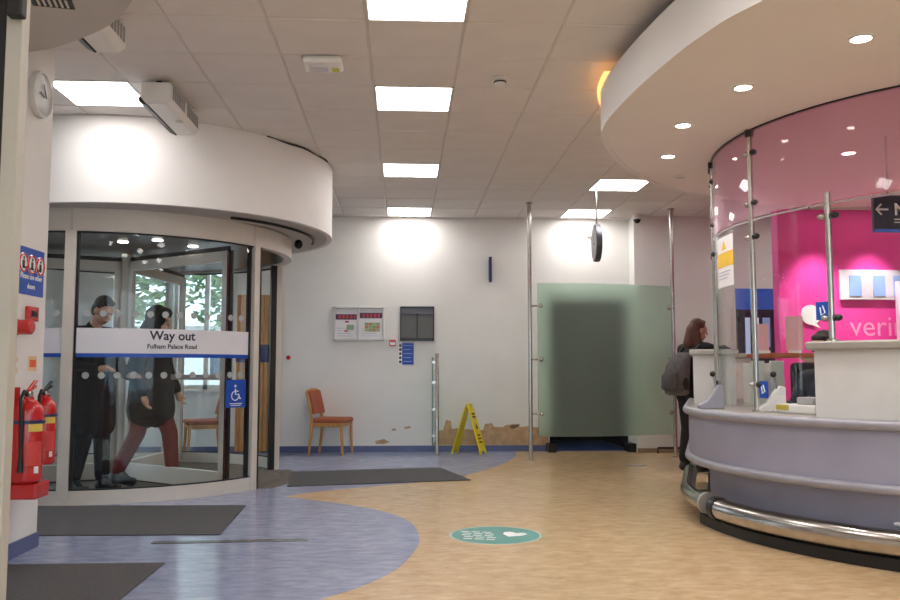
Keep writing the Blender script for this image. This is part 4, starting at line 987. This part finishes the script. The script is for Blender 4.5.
def downlight(x, y, z, lab, power, cone=110, grp='round downlights in the oval bulkhead'):
    t = thing('downlight', lab, 'downlight', (x, y, z), 0, grp)
    MB().arc((0, 0), .05, .068, 0, 360, -.008, .006, 28).build('ring', M_white, t, local=True, smooth=True); MB().lathe([(.05, -.004), (.05, .004)], 24).build('lamp', emission('lamp_warm', (255, 244, 232), 14), t, local=True)
    if power:
        ld = bpy.data.lights.new('downlight_beam', 'SPOT'); ld.energy = power; ld.color = (1, .95, .9); ld.spot_size = math.radians(cone); ld.spot_blend = .6; ld.shadow_soft_size = .05
        lo = bpy.data.objects.new('downlight_beam', ld); COL.objects.link(lo); lo.parent = t; lo.location = (0, 0, -.02)
for px, lab in (((861, 38), 'round downlight in the oval bulkhead over the raised counter'), ((743, 87), 'round downlight in the oval bulkhead nearest the pole tops'), ((683, 125), 'round downlight in the oval bulkhead between the pole tops and its rim'), ((668, 156), 'round downlight in the oval bulkhead near its far rim')):
    p = F(*px, z=ZB); downlight(p.x, p.y, ZB, lab, 20)
p = F(680, 177, ZB)
t = thing('unlit_downlight', 'unlit round downlight in the far edge of the oval bulkhead', 'downlight', (p.x, p.y, ZB)); MB().arc((0, 0), .05, .068, 0, 360, -.008, .006, 28).build('ring', M_white, t, local=True); MB().lathe([(.05, -.002), (.05, .004)], 24).build('lamp', M_tbar, t, local=True)
for i, (x, y, lab) in enumerate(((4.35, 8.42, 'downlight washing the pink wall by the speech bubble sign'), (4.95, 8.42, 'downlight washing the pink wall above the lettering'), (5.6, 8.3, 'downlight washing the pink wall by the leaning banner'), (3.5, 6.4, 'downlight over the staff table inside the desk'), (3.9, 5.0, 'downlight over the staff chair inside the desk'))):
    downlight(x, y, ZB, lab, 75 if i < 3 else 25, 75 if i < 3 else 110, 'round downlights in the oval bulkhead')

# office chair
t = thing('office_chair', 'black office chair behind the reception counter', 'chair', (3.2, 6.74, 0), math.radians(190))
for i in range(5):
    a = i*2*PI/5; MB().tube([(0, 0, .10), (.26*math.cos(a), .26*math.sin(a), .06)], [.03, .018], 8).build('foot', M_dark, t, local=True); MB().ell((.27*math.cos(a), .27*math.sin(a), .03), (.03, .03, .03), 10).build('castor', M_black, t, local=True, smooth=True)
MB().lathe([(.03, .08), (.03, .46)], 12).build('stem', M_dark, t, local=True); MB().box((0, 0, .5), (.46, .46, .09)).build('seat', M_bcloth, t, local=True, bevel=.035); MB().box((.02, .23, .92), (.42, .07, .52)).build('backrest', M_bcloth, t, local=True, bevel=.03); MB().tube([(0, .1, .46), (0, .28, .5), (0, .28, .8)], .022, 8).build('back_bar', M_dark, t, local=True)

# ================================================================== PEOPLE  (local: facing -Y)
def hand(mb, w, d, up, k=1, curl=.5):
    w = Vector(w); d = Vector(d).normalized(); up = Vector(up).normalized(); s = d.cross(up).normalized()
    mb.cap(w, w+d*.075, .028, .033)
    for i, (off, ln_) in enumerate(((-.028, .066), (-.010, .076), (.010, .072), (.027, .056))):
        b0 = w+d*.09+s*off; b1 = b0+(d-up*curl*.5).normalized()*ln_*.55; b2 = b1+(d*.6-up*curl*1.4).normalized()*ln_*.5
        mb.cap(b0, b1, .0105, .0098, 8); mb.cap(b1, b2, .0098, .0085, 8)
    th = w+d*.03-s*k*.03; mb.cap(th, th+(d*.7-s*k*.7-up*.2).normalized()*.05, .014, .011, 8); mb.cap(th+(d*.7-s*k*.7-up*.2).normalized()*.05, th+(d*1.0-s*k*.5-up*.4).normalized()*.085, .011, .009, 8)
def head(mb, c, tilt, yaw, sc=1.0):
    R = Matrix.Rotation(yaw, 3, 'Z') @ Matrix.Rotation(tilt, 3, 'X'); c = Vector(c)
    g = lambda x, y, z: c + R @ (Vector((x, y, z))*sc)
    mb.ell(g(0, .005, .02), (.076*sc, .095*sc, .105*sc), 18, R); mb.ell(g(0, -.022, -.06), (.058*sc, .068*sc, .062*sc), 16, R); mb.ell(g(0, -.06, -.095), (.024*sc, .022*sc, .02*sc), 10, R)
    mb.cap(g(0, -.092, .005), g(0, -.112, -.028), .010*sc, .015*sc, 8); mb.ell(g(0, -.088, -.064), (.026*sc, .012*sc, .011*sc), 10, R); mb.ell(g(0, -.082, .03), (.05*sc, .018*sc, .012*sc), 10, R)
    for s in (-1, 1): mb.ell(g(s*.078, .008, -.012), (.012*sc, .02*sc, .033*sc), 10, R)
    return g, R
def person(name, lab, loc, rz, P):
    t = thing(name, lab, 'person', loc, rz)
    b = MB(); hc = Vector(P['head']); g, R = head(b, hc, P.get('tilt', 0), P.get('yaw', 0))
    nk = Vector(P['neck']); pv = Vector(P['pelvis']); chs = Vector(P['chest'])
    b.cap(nk, g(0, .02, -.07), .058, .052)
    b.cap(pv+Vector((-.06, 0, 0)), pv+Vector((.06, 0, 0)), .115, .115); b.cap(pv, chs, .125, .13); b.cap(chs+Vector(P['sh'][0])*.0, chs, .13, .13)
    for k in (0, 1):
        sh = Vector(P['sh'][k]); el = Vector(P['el'][k]); wr_ = Vector(P['wr'][k])
        b.cap(nk-Vector((0, 0, .03)), sh, .06, .058); b.cap(chs, sh, .11, .055); b.cap(sh, el, .05, .04); b.cap(el, wr_, .038, .028)
        hand(b, wr_, P['hd'][k], P['hu'][k], 1 if k == 0 else -1)
        hp = Vector(P['hip'][k]); kn = Vector(P['kn'][k]); ak = Vector(P['ak'][k]); ft = Vector(P['ft'][k])
        b.cap(hp, kn, .085, .056); b.cap(kn, ak, .055, .038); b.cap(ak-Vector((0, 0, .03)), ft, .036, .03)
    b.build('body', M_skin, t, local=True, remesh=.0075, sm=3)
    ey = MB(); mo = MB()
    for s in (-1, 1): MB().ell(g(s*.03, -.084, .008), (.012, .008, .007), 10, R).build('eye', M_black, t, local=True, smooth=True)
    mo.ell(g(0, -.099, -.064), (.022, .004, .004), 10, R); mo.build('mouth', mat('lips', (150, 84, 76), .5), t, local=True, smooth=True)
    # trousers
    tr = MB(); tr.cap(pv+Vector((-.07, 0, .02)), pv+Vector((.07, 0, .02)), .132, .132)
    for k in (0, 1):
        hp = Vector(P['hip'][k]); kn = Vector(P['kn'][k]); ak = Vector(P['ak'][k])
        tr.cap(hp, kn, .105, .078); tr.cap(kn, ak+(kn-ak)*.12, .078, .066)
    tr.build('trousers', P['trm'], t, local=True, remesh=.011, sm=4)
    for k in (0, 1):
        ak = Vector(P['ak'][k]); ft = Vector(P['ft'][k]); d = ft-ak; d.z = 0; d.normalize(); zt = Vector(P['ft'][k]).z
        s_ = MB(); heel = Vector((ak.x, ak.y, ak.z-.045))-d*.03
        s_.cap(heel, ft+d*.03, .046, .042); s_.cap(ak-Vector((0, 0, .01)), heel+d*.05, .05, .05)
        s_.cap(ak+d*.04, ft, .045, .036)
        so = s_.build('shoe', P.get('shm', M_shoe), t, local=True, remesh=.009, sm=3)
        if P.get('stripes'):
            n_ = Vector((-d.y, d.x, 0))
            for sd in (-1, 1):
                for i in range(3):
                    c0 = heel+d*(.09+.035*i)+n_*sd*.044; MB().box(c0+Vector((0, 0, .01)), (.014, .012, .07), M=Matrix.Rotation(math.atan2(d.y, d.x), 3, 'Z') @ Matrix.Rotation(-.5, 3, 'Y')).build('shoe_stripe', M_wtxt, so, local=True)
    # coat
    c_ = MB(); I = P.get('bulk', .02)
    c_.cap(pv+Vector((-.06, 0, .06)), pv+Vector((.06, 0, .06)), .13+I, .13+I); c_.cap(pv+Vector((0, 0, .05)), chs, .14+I, .145+I)
    for q_ in P.get('hem', []): c_.cap(q_[0], q_[1], q_[2], q_[3])
    for k in (0, 1):
        sh = Vector(P['sh'][k]); el = Vector(P['el'][k]); wr_ = Vector(P['wr'][k])
        c_.cap(nk-Vector((0, 0, .03)), sh, .075, .07+I*.5); c_.cap(chs, sh, .12+I, .065+I*.5); c_.cap(sh, el, .066+I*.5, .056+I*.5); c_.cap(el, el.lerp(wr_, .9), .056+I*.5, .046+I*.3)
    c_.cap(nk+Vector((0, .02, -.03)), nk+Vector((0, .015, .02)), .078, .072)
    c_.build('coat', P['com'], t, local=True, remesh=.011, sm=5)
    h_ = MB()
    for e in P['hair']: 
        if e[0] == 'e': h_.ell(g(*e[1]), e[2], 16, R)
        else: h_.cap(g(*e[1]), g(*e[2]), e[3], e[4])
    h_.build(P.get('hairname', 'hair'), P['ham'], t, local=True, remesh=.009, sm=2)
    for ex in P.get('extra', []): ex(t, g, R)
    return t
SHORT = [('e', (0, .022, .045), (.083, .095, .095)), ('e', (0, .05, -.01), (.078, .065, .085)), ('e', (0, -.03, .098), (.06, .045, .025))]
# man in black, head bowed, stepping through the door
pm_ = A(90, 420, 8.0)
man = dict(head=(0, -.13, 1.655), tilt=.55, yaw=.1, neck=(0, -.02, 1.48), pelvis=(0, 0, .96), chest=(0, .0, 1.30),
    sh=[(-.20, .0, 1.43), (.20, .0, 1.43)], el=[(-.27, -.05, 1.14), (.27, -.03, 1.14)], wr=[(-.17, -.30, 1.12), (.20, -.27, 1.06)], hd=[(.3, -.9, .1), (-.2, -.9, .1)], hu=[(0, .2, 1), (0, .2, 1)],
    hip=[(-.10, 0, .93), (.10, 0, .93)], kn=[(-.11, -.06, .50), (.11, -.03, .5)], ak=[(-.12, .06, .10), (.12, -.04, .10)], ft=[(-.13, -.10, .045), (.13, -.20, .045)],
    trm=M_bcloth, com=M_bcloth, ham=M_hair, hair=SHORT, bulk=.03, hem=[((-.08, 0, .98), (-.09, -.01, .62), .15, .15), ((.08, 0, .98), (.09, -.01, .62), .15, .15)])
person('person', 'person in dark coat with bowed head inside the revolving door', (pm_.x, pm_.y, .008), math.radians(58), man)
# hooded walker, maroon trousers
pw = F(150, 486)
hood = [('e', (0, .03, .035), (.112, .118, .125)), ('c', (-.0, .05, -.05), (0, .09, -.13), .105, .10), ('e', (0, -.03, .09), (.10, .08, .055)), ('c', (-.082, -.02, .04), (-.07, -.03, -.09), .03, .03), ('c', (.082, -.02, .04), (.07, -.03, -.09), .03, .03)]
walk = dict(head=(0, -.05, 1.59), tilt=.15, yaw=0, neck=(0, -.0, 1.42), pelvis=(0, .02, .92), chest=(0, .01, 1.25),
    sh=[(-.19, .01, 1.37), (.19, .01, 1.37)], el=[(-.25, .08, 1.10), (.26, -.02, 1.10)], wr=[(-.25, -.02, .88), (.24, -.14, .90)], hd=[(0, -.3, -.9), (0, -.4, -.9)], hu=[(0, .9, -.3), (0, .9, -.3)],
    hip=[(-.09, .02, .90), (.09, .02, .90)], kn=[(-.10, .10, .50), (.10, -.14, .50)], ak=[(-.10, .30, .12), (.10, -.18, .10)], ft=[(-.10, .16, .045), (.10, -.34, .045)],
    trm=M_maroon, com=M_bcloth, ham=M_bcloth, hair=hood, hairname='hood', bulk=.045, hem=[((-.06, .03, 1.0), (-.07, .04, .72), .165, .175), ((.06, .0, 1.0), (.07, -.02, .72), .165, .175)])
person('person', 'person in hooded black coat and maroon trousers walking through the revolving door', (pw.x, pw.y, .008), math.radians(82), walk)
# woman with backpack leaning on the far counter
pg = F(698, 471.5)
def long_hair(t, g, R): pass
LONG = SHORT + [('c', (0, .06, 0), (.0, .10, -.16), .085, .075), ('c', (.05, .05, -.05), (.09, .02, -.24), .05, .035), ('c', (-.05, .05, -.05), (-.08, .03, -.24), .05, .035), ('c', (.06, -.0, .02), (.085, -.02, -.22), .035, .025)]
wom = dict(head=(0, -.06, 1.56), tilt=.1, yaw=-.3, neck=(0, -.03, 1.40), pelvis=(0, .05, .90), chest=(0, .02, 1.22),
    sh=[(-.17, -.01, 1.34), (.17, -.01, 1.34)], el=[(-.21, -.30, 1.30), (.21, -.28, 1.33)], wr=[(-.02, -.44, 1.36), (.06, -.46, 1.35)], hd=[(.8, -.4, 0), (-.8, -.4, 0)], hu=[(0, 0, 1), (0, 0, 1)],
    hip=[(-.09, .06, .88), (.09, .06, .88)], kn=[(-.09, .02, .48), (.09, .04, .48)], ak=[(-.10, .06, .10), (.10, .10, .10)], ft=[(-.11, -.10, .045), (.11, -.06, .045)],
    trm=M_bcloth, com=M_bcloth, ham=M_auburn, hair=LONG, bulk=.02, stripes=True, hem=[((-.05, .05, .98), (-.06, .05, .84), .15, .145), ((.05, .05, .98), (.06, .05, .84), .15, .145)])
WA = math.radians(120)
person('person', 'person with long auburn hair in black leaning on the far counter', (pg.x, pg.y, 0), WA, wom)
MB().span((3.42, 9.0, 0), (3.75, 10.0, 1.24)).build('return_front', M_deskw, dk); MB().span((3.40, 8.98, 1.245), (3.77, 10.02, 1.295)).build('return_slab', M_top, dk, bevel=.012)
# grey backpack on her back (its own thing)
RW = Matrix.Rotation(WA, 3, 'Z'); bc = Vector((pg.x, pg.y, 0)) + RW @ Vector((0, .28, 1.07))
t = thing('backpack', 'grey rucksack worn on the back of the person at the counter', 'backpack', tuple(bc), WA)
MB().loft([(0, .02, -.23, .10, .06), (0, .03, -.21, .15, .10), (0, .035, -.05, .16, .12), (0, .0, .10, .15, .10), (0, -.06, .20, .12, .075), (0, -.08, .24, .07, .04)], 20).build('bag', M_pack, t, smooth=True, local=True)
MB().loft([(0, .13, -.18, .08, .03), (0, .145, -.15, .11, .045), (0, .14, -.02, .11, .045), (0, .12, .02, .09, .03)], 16).build('front_pocket', mat('pack_pocket', (84, 80, 82), .85, var=.1), t, smooth=True, local=True)
for s in (-1, 1): MB().tube([(s*.08, -.09, .20), (s*.11, -.22, .32), (s*.13, -.42, .27), (s*.14, -.40, .05), (s*.12, -.12, -.16)], .016, 8).build('strap', M_black, t, smooth=True, local=True)
MB().tube([(-.03, -.07, .23), (0, -.05, .28), (.03, -.07, .23)], .008, 6).build('grab_handle', M_black, t, local=True); MB().ell((-.16, .06, -.10), (.02, .05, .07), 10).build('side_tab', M_black, t, local=True, smooth=True)
# seated staff member
pst = A(826, 345, 6.0)
seat = dict(head=(0, -.03, 1.27), tilt=.25, yaw=0, neck=(0, .02, 1.10), pelvis=(0, .06, .62), chest=(0, .04, .94),
    sh=[(-.18, .03, 1.05), (.18, .03, 1.05)], el=[(-.24, -.05, .80), (.24, -.05, .80)], wr=[(-.15, -.26, .86), (.15, -.26, .86)], hd=[(.2, -.9, 0), (-.2, -.9, 0)], hu=[(0, 0, 1), (0, 0, 1)],
    hip=[(-.10, .04, .60), (.10, .04, .60)], kn=[(-.12, -.36, .58), (.12, -.36, .58)], ak=[(-.12, -.34, .14), (.12, -.34, .14)], ft=[(-.12, -.48, .09), (.12, -.48, .09)],
    trm=M_bcloth, com=mat('navy_cloth', (34, 36, 52), .8, var=.1), ham=M_hair, hair=SHORT+[('c', (0, .05, 0), (0, .07, -.12), .075, .06)], bulk=.015)
person('person', 'staff member with dark hair seated behind the raised counter', (pst.x, pst.y, 0), math.radians(-60), seat)
t = thing('staff_stool', 'black stool under the seated staff member', 'stool', (pst.x, pst.y, 0))
MB().lathe([(.16, .42), (.18, .44), (.18, .47), (.15, .49)], 20, (.03, .05, 0)).build('seat', M_bcloth, t, local=True, smooth=True); MB().lathe([(.2, 0), (.2, .02), (.03, .05), (.03, .42)], 16, (.03, .05, 0)).build('pedestal', M_dark, t, local=True, smooth=True)
